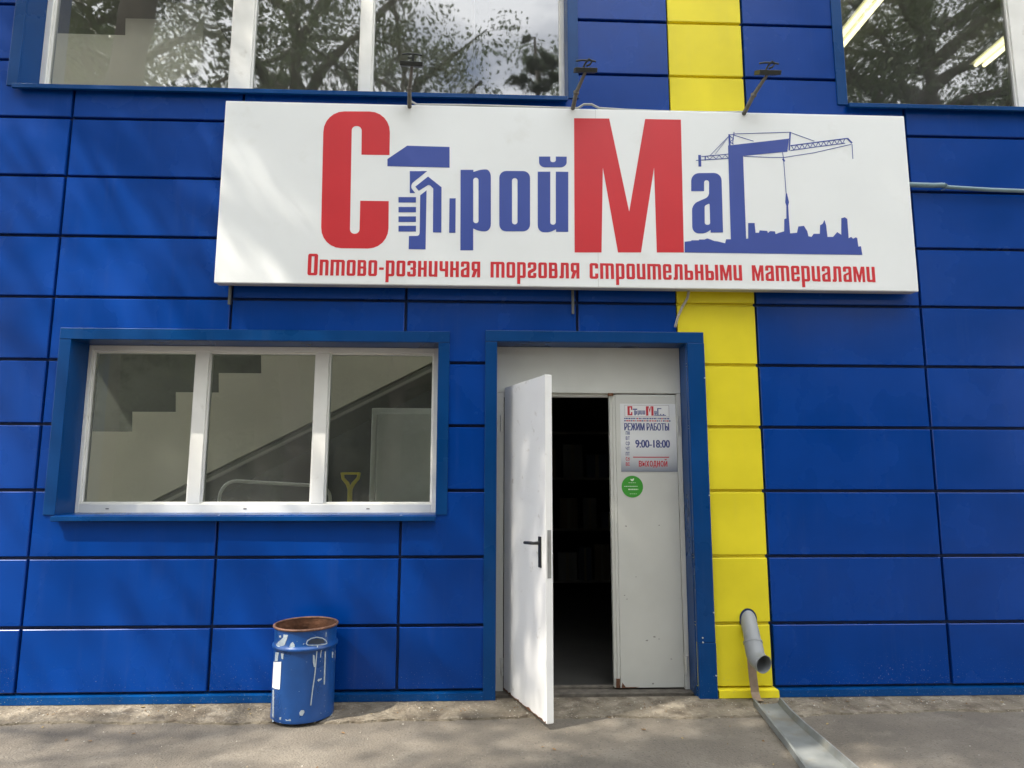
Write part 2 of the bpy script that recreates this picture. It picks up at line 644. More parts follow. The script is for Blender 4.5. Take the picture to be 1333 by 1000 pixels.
# thin yellow edge return of the stripe
e = MB()
for k in range(1, 15):
    e.box(1.9555, 1.9595, 0.004, 0.0305, H_ * k + 0.014, H_ * (k + 1) - 0.014)
e.build('edge_strip', YELLOW, B)
e = MB()
e.box(1.3845, 1.9545, 0.022, 0.0312, 2.42, 6.8)
e.box(1.456, 1.9545, 0.022, 0.0312, 0.05, 2.4195)
e.build('stripe_backing', YELLOW, B)

wl = MB()
for (a, b, c, d) in rect_minus((-6.9, 7.0, -0.05, TOP), [(h[0] - 0.013, h[1] + 0.013, h[2] - 0.013, h[3] + 0.013) for h in holes]):
    wl.box(a, b, 0.032, 0.27, c, d)
wl.build('wall', NAVY, B)

rl = MB()
for (a, b) in ((-6.8, -0.012), (1.972, 6.96)):
    rl.add([(a, 0.03, 0.030), (b, 0.03, 0.030), (b, -0.018, 0.018), (a, -0.018, 0.018), (b, -0.022, -0.026), (a, -0.022, -0.026),
            (b, 0.03, -0.030), (a, 0.03, -0.030)], [(0, 3, 2, 1), (3, 5, 4, 2), (5, 7, 6, 4), (0, 7, 5, 3), (1, 2, 4, 6)])
rl.build('base_rail', TRIM, B)
rl = MB()
a, b = 1.575, 1.985
rl.add([(a, 0.03, 0.034), (b - 0.02, 0.03, 0.034), (b, -0.028, 0.020), (a, -0.028, 0.020), (b, -0.032, -0.026), (a, -0.032, -0.026),
        (b, 0.03, -0.030), (a, 0.03, -0.030)], [(0, 3, 2, 1), (3, 5, 4, 2), (5, 7, 6, 4), (0, 7, 5, 3), (1, 2, 4, 6)])
o = rl.build('base_rail', YELLOW, B)
o['label'] = 'yellow base rail'


def surround(r, wd, parent, sides='lrt', yo=-0.010, M=TRIM):
    """flat folded flashing round an opening and the deep lining of its reveal"""
    x0, x1, z0, z1 = r
    s = MB()
    bz = z0
    if 'l' in sides: s.box(x0 - wd, x0, yo, 0.006, bz, z1)
    if 'r' in sides: s.box(x1, x1 + wd, yo, 0.006, bz, z1)
    if 't' in sides: s.box(x0 - wd, x1 + wd, yo - 0.002, 0.006, z1 + 0.0005, z1 + wd)
    s.build('surround', M, parent, bevel=0.0025)
    s = MB()
    t = 0.011
    s.box(x0 - t, x0, 0.0065, 0.262, z0, z1)
    s.box(x1, x1 + t, 0.0065, 0.262, z0, z1)
    s.box(x0 - t, x1 + t, 0.0065, 0.264, z1 + 0.0003, z1 + t)
    s.build('reveal', M, parent)


def window(r, mull, bars, glassM, sill_ext, wd=0.08, sash=()):
    """white plastic window: frame bars, mullions, panes, sill, flashing"""
    x0, x1, z0, z1 = r
    bl, br, bb, bt = bars
    f = MB()
    ya, yb = 0.205, 0.275
    e = 0.0
    f.box(x0 + e, x0 + bl, ya, yb, z0, z1)
    f.box(x1 - br, x1 - e, ya, yb, z0, z1)
    f.box(x0 + bl, x1 - br, ya, yb, z1 - bt, z1)
    f.box(x0 + bl, x1 - br, ya, yb, z0, z0 + bb)
    for (a, b) in mull:
        f.box(a, b, ya + 0.001, yb - 0.001, z0 + bb, z1 - bt)
    xs = [x0 + bl] + [v for ab in mull for v in ab] + [x1 - br]
    spans = list(zip(xs[0::2], xs[1::2]))
    # glazing beads
    for (a, b) in spans:
        q = 0.012
        f.box(a, a + q, ya + 0.014, yb - 0.004, z0 + bb, z1 - bt)
        f.box(b - q, b, ya + 0.014, yb - 0.004, z0 + bb, z1 - bt)
        f.box(a + q, b - q, ya + 0.014, yb - 0.004, z1 - bt - q, z1 - bt)
        f.box(a + q, b - q, ya + 0.014, yb - 0.004, z0 + bb, z0 + bb + q)
    win = f.build('window', PVC, B, bevel=0.004)
    for (a, b) in spans:
        p = MB()
        p.add([(a, 0.237, z0 + bb), (b, 0.237, z0 + bb), (b, 0.237, z1 - bt), (a, 0.237, z1 - bt)], [(0, 1, 2, 3)])
        p.build('pane', glassM, win)
    # drainage slots
    for (a, b) in spans:
        c = a + (b - a) * (0.25 if a < x0 + 0.3 else 0.4)
        for cx in ([c] if b - a < 1.1 else [c, b - 0.2]):
            d = MB()
            d.box(cx, cx + 0.022, ya - 0.0015, ya + 0.002, z0 + bb * 0.42, z0 + bb * 0.42 + 0.006)
            d.build('drain_slot', BLACK, win)
    s = MB()
    a, b = x0 - sill_ext[0], x1 + sill_ext[1]
    t = 0.006
    yf = -0.048
    s.add([(a, 0.205, z0 + 0.004), (b, 0.205, z0 + 0.004), (b, yf, z0 - 0.006), (a, yf, z0 - 0.006),
           (a, yf, z0 - 0.038), (b, yf, z0 - 0.038), (b, yf + 0.016, z0 - 0.042), (a, yf + 0.016, z0 - 0.042),
           (b, yf + 0.010, z0 - 0.016), (a, yf + 0.010, z0 - 0.016), (b, 0.0, z0 - 0.012), (a, 0.0, z0 - 0.012)],
          [(0, 3, 2, 1), (3, 4, 5, 2), (4, 7, 6, 5), (7, 9, 8, 6), (9, 11, 10, 8), (0, 11, 9, 3), (1, 2, 8, 10), (3, 9, 7, 4), (2, 5, 6, 8)])
    s.build('sill', TRIM, win, bevel=0.0015)
    surround(r, wd, win)
    return win


window(OPEN['lw'], [(-2.136, -2.045), (-1.263, -1.170)], (0.028, 0.048, 0.066, 0.042), GLASS, (0.004, 0.004))
window(OPEN['ul'], [(-2.03, -1.868), (-1.022, -0.932)], (0.045, 0.03, 0.075, 0.05), GLASSUP, (0.012, -0.01))
window(OPEN['ur'], [(4.315, 4.50), (5.4, 5.5)], (0.05, 0.05, 0.075, 0.05), GLASSUP, (0.012, 0.012))

# ------------------------------------------------------------------ door set
ds = MB()
x0, x1, z0, z1 = OPEN['door']
Z0 = GZ + 0.012
ds.box(x0 - 0.085, x0, -0.016, 0.006, Z0, z1)
ds.box(x1, x1 + 0.125, -0.028, 0.006, 0.33, z1 + 0.0)
ds.box(x1 + 0.002, x1 + 0.127, -0.030, 0.006, Z0, 0.3285)
ds.box(x0 - 0.085, x1 + 0.125, -0.019, 0.006, z1 + 0.0005, z1 + 0.082)
dsur = ds.build('door_surround', TRIM, B, bevel=0.004)
s = MB()
s.box(x0 - 0.011, x0, 0.0065, 0.262, Z0, z1)
s.add([(x1 + 0.02, 0.0065, Z0), (x1, 0.03, Z0), (x1, 0.262, Z0), (x1 + 0.03, 0.262, Z0), (x1 + 0.02, 0.0065, z1), (x1, 0.03, z1), (x1, 0.262, z1), (x1 + 0.03, 0.262, z1)],
      [(0, 4, 5, 1), (1, 5, 6, 2), (2, 6, 7, 3), (3, 7, 4, 0)])
s.box(x0 - 0.011, x1 + 0.011, 0.0065, 0.264, z1 + 0.0003, z1 + 0.011)
s.build('reveal', TRIM, dsur)
for (xx, zz) in ((x1 + 0.118, 0.53), (x1 + 0.119, 1.32), (x1 + 0.118, 2.15), (x1 + 0.118, 0.12), (x1 + 0.035, 0.365), (x1 + 0.036, 0.335)):
    sc = MB()
    sc.tube([(xx, -0.0285, zz), (xx, -0.0345, zz)], 0.0055, 8)
    sc.build('screw', mat('bright_screw', (0.6, 0.6, 0.58), 0.4, metal=0.5), dsur)

fr = MB()
fr.box(0.071, 0.124, 0.175, 0.262, Z0, 2.06)            # left jamb
fr.box(1.405, 1.439, 0.175, 0.262, Z0, 2.06)            # right jamb
fr.box(0.071, 1.439, 0.172, 0.262, 2.0605, 2.404)       # transom panel
fr.box(0.124, 0.905, 0.20, 0.262, 2.035, 2.0602)        # head stop
frame = fr.build('door_frame', DOORGREY, B, bevel=0.003)


def hinge(x, z, parent, y=0.170):
    h = MB()
    h.tube([(x, y, z), (x, y, z + 0.055)], 0.0095, 10)
    h.tube([(x, y, z + 0.058), (x, y, z + 0.118)], 0.0095, 10)
    return h.build('hinge', DOORGREY, parent, smooth=True)


hinge(0.106, 1.775, frame)
hinge(0.117, 0.075, frame)
fx = MB()
fx.box(0.950, 1.402, 0.180, 0.240, Z0 + 0.02, 2.052)
fx.box(0.906, 0.9485, 0.190, 0.235, Z0 + 0.02, 2.048)   # meeting stile lip
fx.box(0.928, 0.9495, 0.183, 0.1895, Z0 + 0.02, 2.050)
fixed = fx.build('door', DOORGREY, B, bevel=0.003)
fixed['label'] = 'closed narrow pale grey door leaf carrying the opening hours'
hinge(1.408, 1.775, fixed, 0.168)
hinge(1.416, 0.075, fixed, 0.168)
rs = MB()
rs.box(0.895, 0.934, 0.170, 0.186, 2.042, 2.062)
rs.build('rust_stain', RUST, frame)
rs = MB()
rs.box(0.918, 0.945, 0.176, 0.1815, Z0 + 0.022, 0.045)
rs.plate([[(0.955, Z0 + 0.021), (1.05, Z0 + 0.021), (1.08, Z0 + 0.027), (0.985, Z0 + 0.026), (0.962, 0.02)]], 0.1785, 0.1798)
rs.build('rust_stain', RUST, fixed)
                                                # chipped paint
rr = random.Random(5)
for (px, py, s_) in ((842, 834, 4), (852, 829, 5), (858, 832, 2.5), (828, 751, 2.5), (815, 685, 4), (858, 684, 3), (813, 775, 3), (816, 780, 2.5), (874, 858, 3), (850, 890, 4)):
    cx, cz = at(px, py, 0.18)
    s_ *= 0.0023
    cp = MB()
    cp.plate([[(cx + s_ * rr.uniform(.5, 1.2) * math.cos(k), cz + s_ * 0.6 * rr.uniform(.5, 1.2) * math.sin(k)) for k in np.linspace(0, 5.4, 8)]], 0.1788, 0.1799)
    cp.build('paint_chip', mat('bare_grey_primer', (0.28, 0.27, 0.25), 0.8), fixed)

HX, HY = 0.128, 0.165
EX, EY = 0.371, -0.50
ux, uy = EX - HX, EY - HY
LW = math.hypot(ux, uy)
ux, uy = ux / LW, uy / LW
LM = Matrix(((ux, -uy, 0, HX), (uy, ux, 0, HY), (0, 0, 1, 0), (0, 0, 0, 1)))   # local x along the leaf, local -y its outer face
BZ, TZ = -0.014, 2.095
lf = MB(LM)
lf.box(0, LW - 0.002, 0, 0.040, BZ, TZ)
lf.box(LW - 0.012, LW + 0.0, -0.004, 0.0445, BZ + 0.002, TZ - 0.001)
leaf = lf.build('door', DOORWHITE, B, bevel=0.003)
leaf['label'] = 'open white door leaf swung out to the left'
rs = MB(LM)
pts = []
rr = random.Random(2)
nn = 40
bot = [(LW * i / nn, BZ - 0.001) for i in range(nn + 1)]
topl = [(LW * i / nn, BZ + 0.004 + 0.012 * rr.random() ** 2) for i in range(nn, -1, -1)]
rs.plate([bot + topl], -0.0012, 0.001)
rs.build('rust_edge', RUST, leaf)
hd = MB(LM)
hx = LW - 0.085
hd.box(hx - 0.017, hx + 0.017, -0.010, -0.0003, 0.885, 1.075)
hd.tube([(hx, -0.008, 1.035), (hx, -0.048, 1.035), (hx - 0.02, -0.056, 1.035), (hx - 0.125, -0.056, 1.028)], [0.011, 0.010, 0.011, 0.010], 10)
hd.tube([(hx, -0.010, 0.945), (hx, -0.014, 0.945)], 0.009, 10)
hd.build('handle', BLACK, leaf, bevel=0.003)
lk = MB(LM)
lk.box(LW + 0.0003, LW + 0.0025, 0.008, 0.032, 0.83, 1.12)
lk.box(LW + 0.0025, LW + 0.010, 0.013, 0.027, 1.03, 1.055)
lk.box(LW + 0.0025, LW + 0.008, 0.013, 0.027, 0.93, 0.965)
lk.build('lock_plate', STEEL, leaf)

th = MB()
th.box(0.0, 1.50, 0.10, 0.27, GZ - 0.02, GZ + 0.022)
th.box(0.125, 0.905, 0.20, 0.24, GZ + 0.0225, GZ + 0.040)
th.build('threshold', mat('grimy_threshold', (0.12, 0.105, 0.085), 0.8, var=0.3, vscale=20, bump=0.2), B, bevel=0.003)

# ------------------------------------------------------------------ rooms behind the front
rm = MB()
rm.box(-6.9, 7.0, 7.8, 8.0, -0.05, TOP)
rm.box(-6.9, -6.7, 3.1, 7.8, -0.05, TOP)
rm.box(-6.9, -6.7, 0.27, 3.1, -0.05, 0.6)
rm.box(-6.9, -6.7, 0.27, 3.1, 6.1, TOP)
rm.box(6.8, 7.0, 0.27, 7.8, -0.05, TOP)
rm.build('side_wall', NAVY, B)
rf = MB()
ADDED_SKYL = (-6.3, -0.3, 0.30, 1.12)  # unseen roof opening, added to let daylight onto the stairs
for (a, b, c, d) in rect_minus((-6.95, 7.05, 0.0, 8.0), [ADDED_SKYL]):
    rf.box(a, b, c, d, TOP, TOP + 0.12)
rf.build('roof', NAVY, B)
FROST = bpy.data.materials.new('added_skylight_frost')
FROST.use_nodes = True
_n = FROST.node_tree.nodes
_t = _n.new('ShaderNodeBsdfTranslucent')
_t.inputs['Color'].default_value = (0.97, 0.98, 0.97, 1)
FROST.node_tree.links.new(_t.outputs['BSDF'], _n['Material Output'].inputs['Surface'])
sk_ = MB()
sk_.add([(ADDED_SKYL[0], ADDED_SKYL[2], TOP + 0.06), (ADDED_SKYL[1], ADDED_SKYL[2], TOP + 0.06), (ADDED_SKYL[1], ADDED_SKYL[3], TOP + 0.06), (ADDED_SKYL[0], ADDED_SKYL[3], TOP + 0.06)], [(0, 1, 2, 3)])
sk_.build('added_skylight', FROST, B)
sk_ = MB()
sk_.add([(-6.8, 0.27, 0.6), (-6.8, 3.1, 0.6), (-6.8, 3.1, 6.1), (-6.8, 0.27, 6.1)], [(0, 1, 2, 3)])
sk_.build('added_side_glazing', GLASS, B)  # unseen glazing added in the side wall to brighten the stairs
fl = MB()
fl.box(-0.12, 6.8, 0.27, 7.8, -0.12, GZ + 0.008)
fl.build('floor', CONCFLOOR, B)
fl = MB()
fl.box(-6.7, -0.1205, 0.27, 7.8, -0.12, GZ + 0.008)
fl.build('floor', mat('pale_floor_tile', (0.50, 0.48, 0.43), 0.5, var=0.08, vscale=2), B)
WHITEIN = mat('bounce_white', (0.78, 0.76, 0.70), 0.85, var=0.04, vscale=2)
iw = MB()
for (a, b, c, d) in rect_minus((-6.69, -0.13, GZ + 0.01, 6.25), [(h[0] - 0.013, h[1] + 0.013, h[2] - 0.013, h[3] + 0.013) for h in holes]):
    iw.box(a, b, 0.2705, 0.2855, c, d)
iw.box(-0.135, -0.1205, 0.29, 3.19, GZ + 0.01, 6.25)
iw.build('bounce_lining', WHITEIN, B)  # white lining added to bounce daylight onto the stairs
iw = MB()
iw.box(-6.7, -0.12, 3.2, 3.3, GZ, 6.25)
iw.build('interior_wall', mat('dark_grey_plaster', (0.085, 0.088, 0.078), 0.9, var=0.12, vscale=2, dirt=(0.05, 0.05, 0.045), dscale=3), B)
iw = MB()
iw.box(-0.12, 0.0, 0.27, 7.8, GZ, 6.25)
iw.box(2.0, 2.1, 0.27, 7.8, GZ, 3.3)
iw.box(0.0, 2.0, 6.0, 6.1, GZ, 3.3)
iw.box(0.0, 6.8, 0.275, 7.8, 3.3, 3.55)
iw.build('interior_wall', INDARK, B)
iw = MB()
iw.box(1.9, 6.8, 5.5, 5.6, 3.55, 6.2)
iw.box(0.75, 0.85, 0.275, 5.6, 3.55, 6.2)
iw.build('interior_wall', mat('warm_grey_plaster', (0.20, 0.19, 0.16), 0.9, var=0.1, vscale=2), B)
cl = MB()
for (a, b, c, d) in rect_minus((-6.7, 6.8, 0.27, 7.8), [ADDED_SKYL]):
    cl.box(a, b, c, d, 6.26, 6.4)
cl.build('ceiling', mat('dim_ceiling', (0.22, 0.215, 0.185), 0.9, var=0.08, vscale=3), B)


def flight(x_first, z_first, n, run, rise, y0, y1, thick, xl):
    """stair flight seen from its side: zigzag top, straight soffit"""
    prof = []
    x, z = xl, z_first
    prof.append((x, z))
    x = x_first
    for k in range(n):
        prof.append((x, z))
        z += rise
        prof.append((x - 0.012, z))
        x += run
    prof.append((x, z))
    sl = rise / run * 1.07
    prof.append((x, z - thick + 0.02))
    zb = z - thick + 0.02 - (x - xl) * sl
    prof.append((xl, zb))
    s = MB()
    s.plate([prof], y0, y1)
    st = s.build('staircase', BEIGE, B)
    t = MB()
    d = Vector((x - xl, (x - xl) * sl)).normalized()
    nrm = Vector((-d.y, d.x))
    a, b = Vector((xl, zb)), Vector((x, z - thick + 0.02))
    t.plate([[tuple(a - nrm * 0.045), tuple(b - nrm * 0.045), tuple(b - nrm * 0.012), tuple(a - nrm * 0.012)]], y0 + 0.03, y1)
    t.build('stringer', mat('dark_stringer', (0.20, 0.195, 0.175), 0.7), st)
    t = MB()
    t.plate([[tuple(a - nrm * 0.070), tuple(b - nrm * 0.070), tuple(b - nrm * 0.046), tuple(a - nrm * 0.046)]], y0 + 0.01, y0 + 0.06)
    t.build('edge_pipe', mat('grey_stair_edge', (0.40, 0.39, 0.35), 0.6), st)
    return st


flight(-3.232, 1.845, 9, 0.3777, 0.1822, 1.50, 2.7, 0.64, -4.7)
flight(-3.608, 5.77, 2, 0.3777, 0.1822, 1.50, 2.7, 0.73, -4.7)

# a pale wall panel seen up through the first-floor panes
# ------------------------------------------------------------------ things inside, seen through the glass and the doorway
cb = thing('metal_cabinet', 'pale grey metal cabinet standing inside behind the right pane of the lower window', 'cabinet', (-0.55, 0.8, GZ))
c = MB()
c.box(-0.915, -0.17, 0.615, 1.15, GZ, 1.985)
c.build('body', mat('cabinet_grey', (0.74, 0.76, 0.73), 0.4, var=0.05), cb, bevel=0.006)
c = MB()
c.box(-0.862, -0.185, 0.592, 0.614, 0.05, 1.945)
c.build('door', mat('cabinet_door_grey', (0.80, 0.83, 0.79), 0.4, var=0.05), cb, bevel=0.005)
c = MB()
c.box(-0.905, -0.875, 0.600, 0.614, 0.05, 1.93)
c.build('frame_strip', mat('cabinet_pale', (0.86, 0.87, 0.84), 0.4), cb)

tr = thing('hand_trolley', 'white tubular trolley handle showing low behind the middle pane of the lower window', 'trolley', (-1.6, 0.55, GZ))
t = MB()
L = []
for k in range(7):
    a = math.pi - k * math.pi / 12
    L.append((-1.90 + 0.12 * math.cos(a), 0.5, 1.29 + 0.12 * math.sin(a)))
R_ = []
for k in range(7):
    a = math.pi / 2 - k * math.pi / 12
    R_.append((-1.29 + 0.10 * math.cos(a), 0.5, 1.275 + 0.10 * math.sin(a)))
t.tube([(-2.06, 0.5, 0.30)] + L + R_ + [(-1.175, 0.5, 0.30)], 0.013, 10)
t.tube([(-2.035, 0.5, 0.9), (-1.18, 0.5, 0.9)], 0.011, 8)
t.tube([(-2.05, 0.5, 0.5), (-1.18, 0.5, 0.5)], 0.011, 8)
t.build('handle', mat('white_tube', (0.78, 0.78, 0.72), 0.4), tr, smooth=True)
t = MB()
t.box(-2.07, -1.16, 0.5, 1.15, 0.24, 0.30)
t.build('platform', STEEL, tr, bevel=0.005)
for (xx, yy) in ((-2.0, 0.56), (-1.23, 0.56), (-2.0, 1.08), (-1.23, 1.08)):
    t = MB()
    t.tube([(xx - 0.02, yy, GZ + 0.11), (xx + 0.02, yy, GZ + 0.11)], 0.10, 18)
    t.box(xx - 0.025, xx + 0.025, yy - 0.012, yy + 0.012, GZ + 0.11, 0.24)
    t.build('wheel', BLACK, tr, smooth=True)

sh = thing('shovel', 'shovel with yellow D grip leaning inside the lower window between trolley and cabinet', 'shovel', (-1.05, 0.5, GZ))
t = MB()
YP = mat('yellow_plastic', (0.72, 0.60, 0.03), 0.4)
t.tube([(-1.042, 0.50, 1.34), (-1.062, 0.50, 1.39), (-1.098, 0.50, 1.43), (-1.106, 0.50, 1.475)], [0.016, 0.015, 0.013, 0.013], 8)
t.tube([(-1.042, 0.50, 1.34), (-1.020, 0.50, 1.39), (-0.984, 0.50, 1.43), (-0.977, 0.50, 1.475)], [0.016, 0.015, 0.013, 0.013], 8)
t.tube([(-1.042, 0.50, 1.20), (-1.042, 0.50, 1.35)], 0.019, 8)
t.tube([(-1.108, 0.50, 1.468), (-0.975, 0.50, 1.468)], 0.009, 8)
t.build('grip', YP, sh, smooth=True)
t = MB()
t.tube([(-1.042, 0.50, 1.22), (-1.045, 0.48, 0.35)], 0.016, 8)
t.build('shaft', mat('wood_shaft', (0.40, 0.27, 0.14), 0.6, var=0.2), sh, smooth=True)
t = MB()
t.plate([fillet([(-1.15, 0.36, 0.03), (-0.94, 0.36, 0.03), (-0.94, 0.06, 0.02), (-1.045, GZ + 0.01, 0.04), (-1.15, 0.06, 0.02)])], 0.478, 0.484)
t.build('blade', STEEL, sh)

def make_lamp(x, y, label):
    l_ = thing('ceiling_lamp', label, 'lamp', (x, y, 6.26), 'fluorescent ceiling lamps on the upper floor')
    q = MB()
    q.box(x - 0.10, x + 0.10, y - 0.64, y + 0.64, 6.205, 6.258)
    q.build('housing', mat('lamp_white', (0.7, 0.7, 0.66), 0.5), l_, bevel=0.004)
    for d in (-0.05, 0.05):
        q = MB()
        q.tube([(x + d, y - 0.60, 6.175), (x + d, y + 0.60, 6.175)], 0.022, 12)
        q.build('tube', TUBE, l_, smooth=True)


make_lamp(3.86, 1.62, 'twin tube ceiling lamp at the left edge of the upper right window')
make_lamp(5.68, 1.62, 'twin tube ceiling lamp by the white mullion of the upper right window')

rk = thing('storage_rack', 'dark storage rack barely visible deep inside the open doorway', 'shelving', (1.25, 4.4, GZ))
q = MB()
for zz in (0.1, 0.75, 1.4, 2.0):
    q.box(0.62, 1.92, 4.0, 4.5, zz, zz + 0.03)
q.build('shelf', mat('rack_shelf', (0.16, 0.15, 0.13), 0.7), rk)
for xx in (0.62, 1.87):
    q = MB()
    q.box(xx, xx + 0.05, 3.995, 4.045, GZ, 2.3)
    q.build('post', mat('rack_post', (0.12, 0.14, 0.16), 0.5), rk)
rr = random.Random(3)
k = 0
for zz in (0.13, 0.78, 1.43):
    x = 0.68
    while x < 1.72:
        wq, hq = rr.uniform(0.16, 0.3), rr.uniform(0.18, 0.45)
        q = MB()
        q.box(x, x + wq, 4.02, 4.3, zz, zz + hq)
        q.box(x + wq * 0.42, x + wq * 0.58, 4.017, 4.019, zz, zz + hq, 1)
        o = q.build('carton', [mat('carton_%d' % (k % 3), [(0.13, 0.10, 0.065), (0.14, 0.14, 0.13), (0.05, 0.065, 0.10)][k % 3], 0.8), mat('carton_tape', (0.15, 0.13, 0.09), 0.5)], bevel=0.006)
        tag(o, 'dim carton standing on the storage rack inside the doorway', 'carton', 'cartons on the rack inside')
        x += wq + rr.uniform(0.02, 0.10)
        k += 1

# ------------------------------------------------------------------ sign board
YS = -0.120
SG = thing('sign_board', 'large white banner sign over the entrance with red and blue lettering', 'sign', (0.6, -0.06, 2.78))
c4 = [at(291, 130, YS), at(281, 368, YS), at(1197, 380, YS), at(1176, 152, YS)]
SX0, SX1, SZ0, SZ1 = -1.909, 3.124, 2.782, 4.143
p = MB()
NX, NZ = 40, 10
rr = random.Random(7)
p.box(SX0 + 0.004, SX1 - 0.004, YS + 0.004, -0.035, SZ0 + 0.004, SZ1 - 0.004)
p.build('box_frame', mat('sign_side_grey', (0.45, 0.45, 0.43), 0.6, var=0.1), SG)
p = MB()
p.box(SX0, SX1, YS, YS + 0.022, SZ0, SZ1)
p.build('panel', SIGNWHITE, SG, bevel=0.006)
p = MB()
xs_ = at(777, 250, YS)[0]
stroke(p, [(xs_, SZ0 + 0.006), (xs_ + 0.002, SZ0 + 0.5), (xs_ - 0.001, SZ1 - 0.006)], 0.003, YS - 0.0006, YS - 0.0001)
p.build('seam', mat('banner_seam', (0.62, 0.62, 0.60), 0.5), SG)
for (px, dz) in ((298, 0.13), (746, 0.17)):
    x, _ = at(px, 380, -0.04)
    p = MB()
    p.box(x - 0.009, x + 0.009, -0.028, -0.012, SZ0 - dz, SZ0 + 0.05)
    p.build('bracket', mat('dark_bracket_steel', (0.10, 0.105, 0.10), 0.6, var=0.2, vscale=20), SG)


def S(pts):
    return [at(a, b, YS) for a, b in pts]


def SF(pts):
    return S(fillet(pts))


ly = [YS - 0.0012]


def big(M, *polys):
    mb_ = MB()
    letter(mb_, *polys)
    return mb_.build('letter', M, SG)


def letter(mb, *polys):
    ly[0] -= 0.00004
    mb.plate([SF([(q + (0,))[:3] for q in poly]) for poly in polys], ly[0], YS - 0.0002)


big(RED, [(507, 202), (508, 145.5, 27), (421.5, 145, 27), (417.5, 323, 27), (505.5, 324, 27), (506, 262), (469, 261.5), (468, 304.5, 6),
            (455.5, 304.5, 6), (458, 164, 6), (471, 164.5, 6), (470.5, 201.5)])
big(RED, [(747.3, 154.1), (793, 154.5), (819, 275.8), (839.8, 155.2), (886.3, 156), (890.2, 328.8), (855, 328.8), (851.4, 218.2),
            (834.4, 328.8), (804.5, 328.8), (784.7, 218.2), (783, 328.8), (748, 328.8)])
big(PRINTBLUE, [(599.6, 221.3), (616, 221.3), (616.4, 224), (627, 220.6, 5), (639, 221, 10), (639, 301.5, 10), (624, 301.2, 5), (616, 297.6), (616, 326), (599.3, 326)],
       [(616, 231.5, 3.4), (623, 231.5, 3.4), (623, 290.7, 3.4), (616, 290.7, 3.4)])
big(PRINTBLUE, [(650, 222.7, 9), (690, 222.9, 9), (690, 301.3, 9), (650, 301.3, 9)], [(666.5, 232, 3.5), (673.7, 232, 3.5), (673.7, 292.3, 3.5), (666.5, 292.3, 3.5)])
big(PRINTBLUE, [(700, 223.7), (716.3, 223.7), (716.3, 292.7, 3.5), (723.5, 292.7, 3.5), (723.5, 223.7), (739.7, 223.9), (739.7, 302), (723.8, 302), (723.8, 298.7),
            (716, 302.5, 4), (700, 302.5, 9)])
big(PRINTBLUE, [(701.7, 204), (716.3, 204), (716.3, 211.3, 3), (723.5, 211.3, 3), (723.5, 204), (737.7, 204.2), (737.7, 218, 8), (701.7, 218, 8)])
big(PRINTBLUE, [(899.8, 249), (899.8, 225.7, 10), (939, 225.2, 10), (941.2, 302.7), (925, 303), (925, 299.5), (917.8, 304, 4), (901.2, 304, 9), (900.7, 266, 8),
            (923, 256.3, 5), (923, 234.7, 3.2), (916.5, 234.7, 3.2), (916.5, 249)],
       [(917.2, 268, 2), (923.7, 264.7, 2), (924.5, 292.8, 3), (917.4, 292.8, 3)])
mb = MB()
letter(mb, [(530, 189.9), (585.2, 191.5), (585.2, 218.4), (504.4, 216.5), (504.4, 207.2)])
letter(mb, [(533.5, 222.9), (556, 222.9), (535.6, 239.2, 3), (535.3, 244.8, 2), (540.4, 251.5), (533.5, 251.5)])
letter(mb, [(557.2, 230), (574.8, 244), (574.5, 302.9), (563.6, 302.6), (564, 245.6), (558.8, 240, 3), (545.2, 248.5), (540.7, 243.2)])
letter(mb, [(555.3, 248), (554, 324.8), (532, 324.5), (532.4, 307.5), (544.4, 307.2, 2), (546.3, 304.8, 2), (547.1, 254.4)])
for a, b in ((256.8, 263.8), (269.6, 276.5), (281.9, 289.1), (294.1, 301.6)):
    letter(mb, [(518.8, a), (541.5, a), (541.5, b), (518.8, b)])
letter(mb, [(585.2, 258.4), (593.2, 258.4), (592.9, 303.2), (584.7, 303.2)])
o = mb.build('hammer_emblem', PRINTBLUE, SG)
mb = MB()
sk = [(891.2, 314.8), (899.8, 313.9), (900, 313), (909.7, 313), (910, 312), (917, 312), (920.5, 310.6), (925, 312), (929.5, 313.9), (934, 314.4), (943.9, 316.9), (945.1, 311.7), (951.3, 311.7),
      (947.7, 189.7), (1027, 180.7), (1024.8, 197.8), (1018, 198.3), (967.2, 203.2), (971.2, 311), (973.9, 310.8), (973.9, 290.5), (982.2, 290.5), (983.4, 303.2),
      (987.9, 303.2), (988.8, 300.1), (998.7, 300.8), (999.6, 303.5), (1002.3, 301), (1008.6, 301.4), (1009.5, 305), (1014, 303.2), (1020.7, 301.4), (1020.9, 285.5),
      (1023.7, 284.6), (1023.6, 268), (1022.1, 263.5), (1023, 251.8), (1024.3, 251.8), (1027, 263.5), (1025.9, 268), (1027, 286), (1028.4, 304), (1037.4, 303.2),
      (1039.2, 295), (1046.4, 294.2), (1050.9, 301.4), (1052.2, 307.7), (1056.3, 308.6), (1059, 304.6), (1067.1, 304.6), (1067.5, 293.3), (1070.8, 291.5),
      (1073.1, 286.6), (1075.3, 293.3), (1077.1, 308.6), (1084.3, 308.6), (1089.7, 302.3), (1095.1, 305.9), (1095.1, 284.3), (1099.6, 283), (1102.8, 285.2),
      (1104.6, 310.4), (1107.7, 308.6), (1110.4, 310.9), (1114, 309.1), (1115.8, 310.4), (1117.2, 321.2), (1120.6, 320.8), (1122.4, 332), (891.2, 328.8)]
letter(mb, sk)


def ink(pts, px):
    ly[0] -= 0.00002
    stroke(mb, S(pts), px * 0.0053, ly[0], YS - 0.0002)


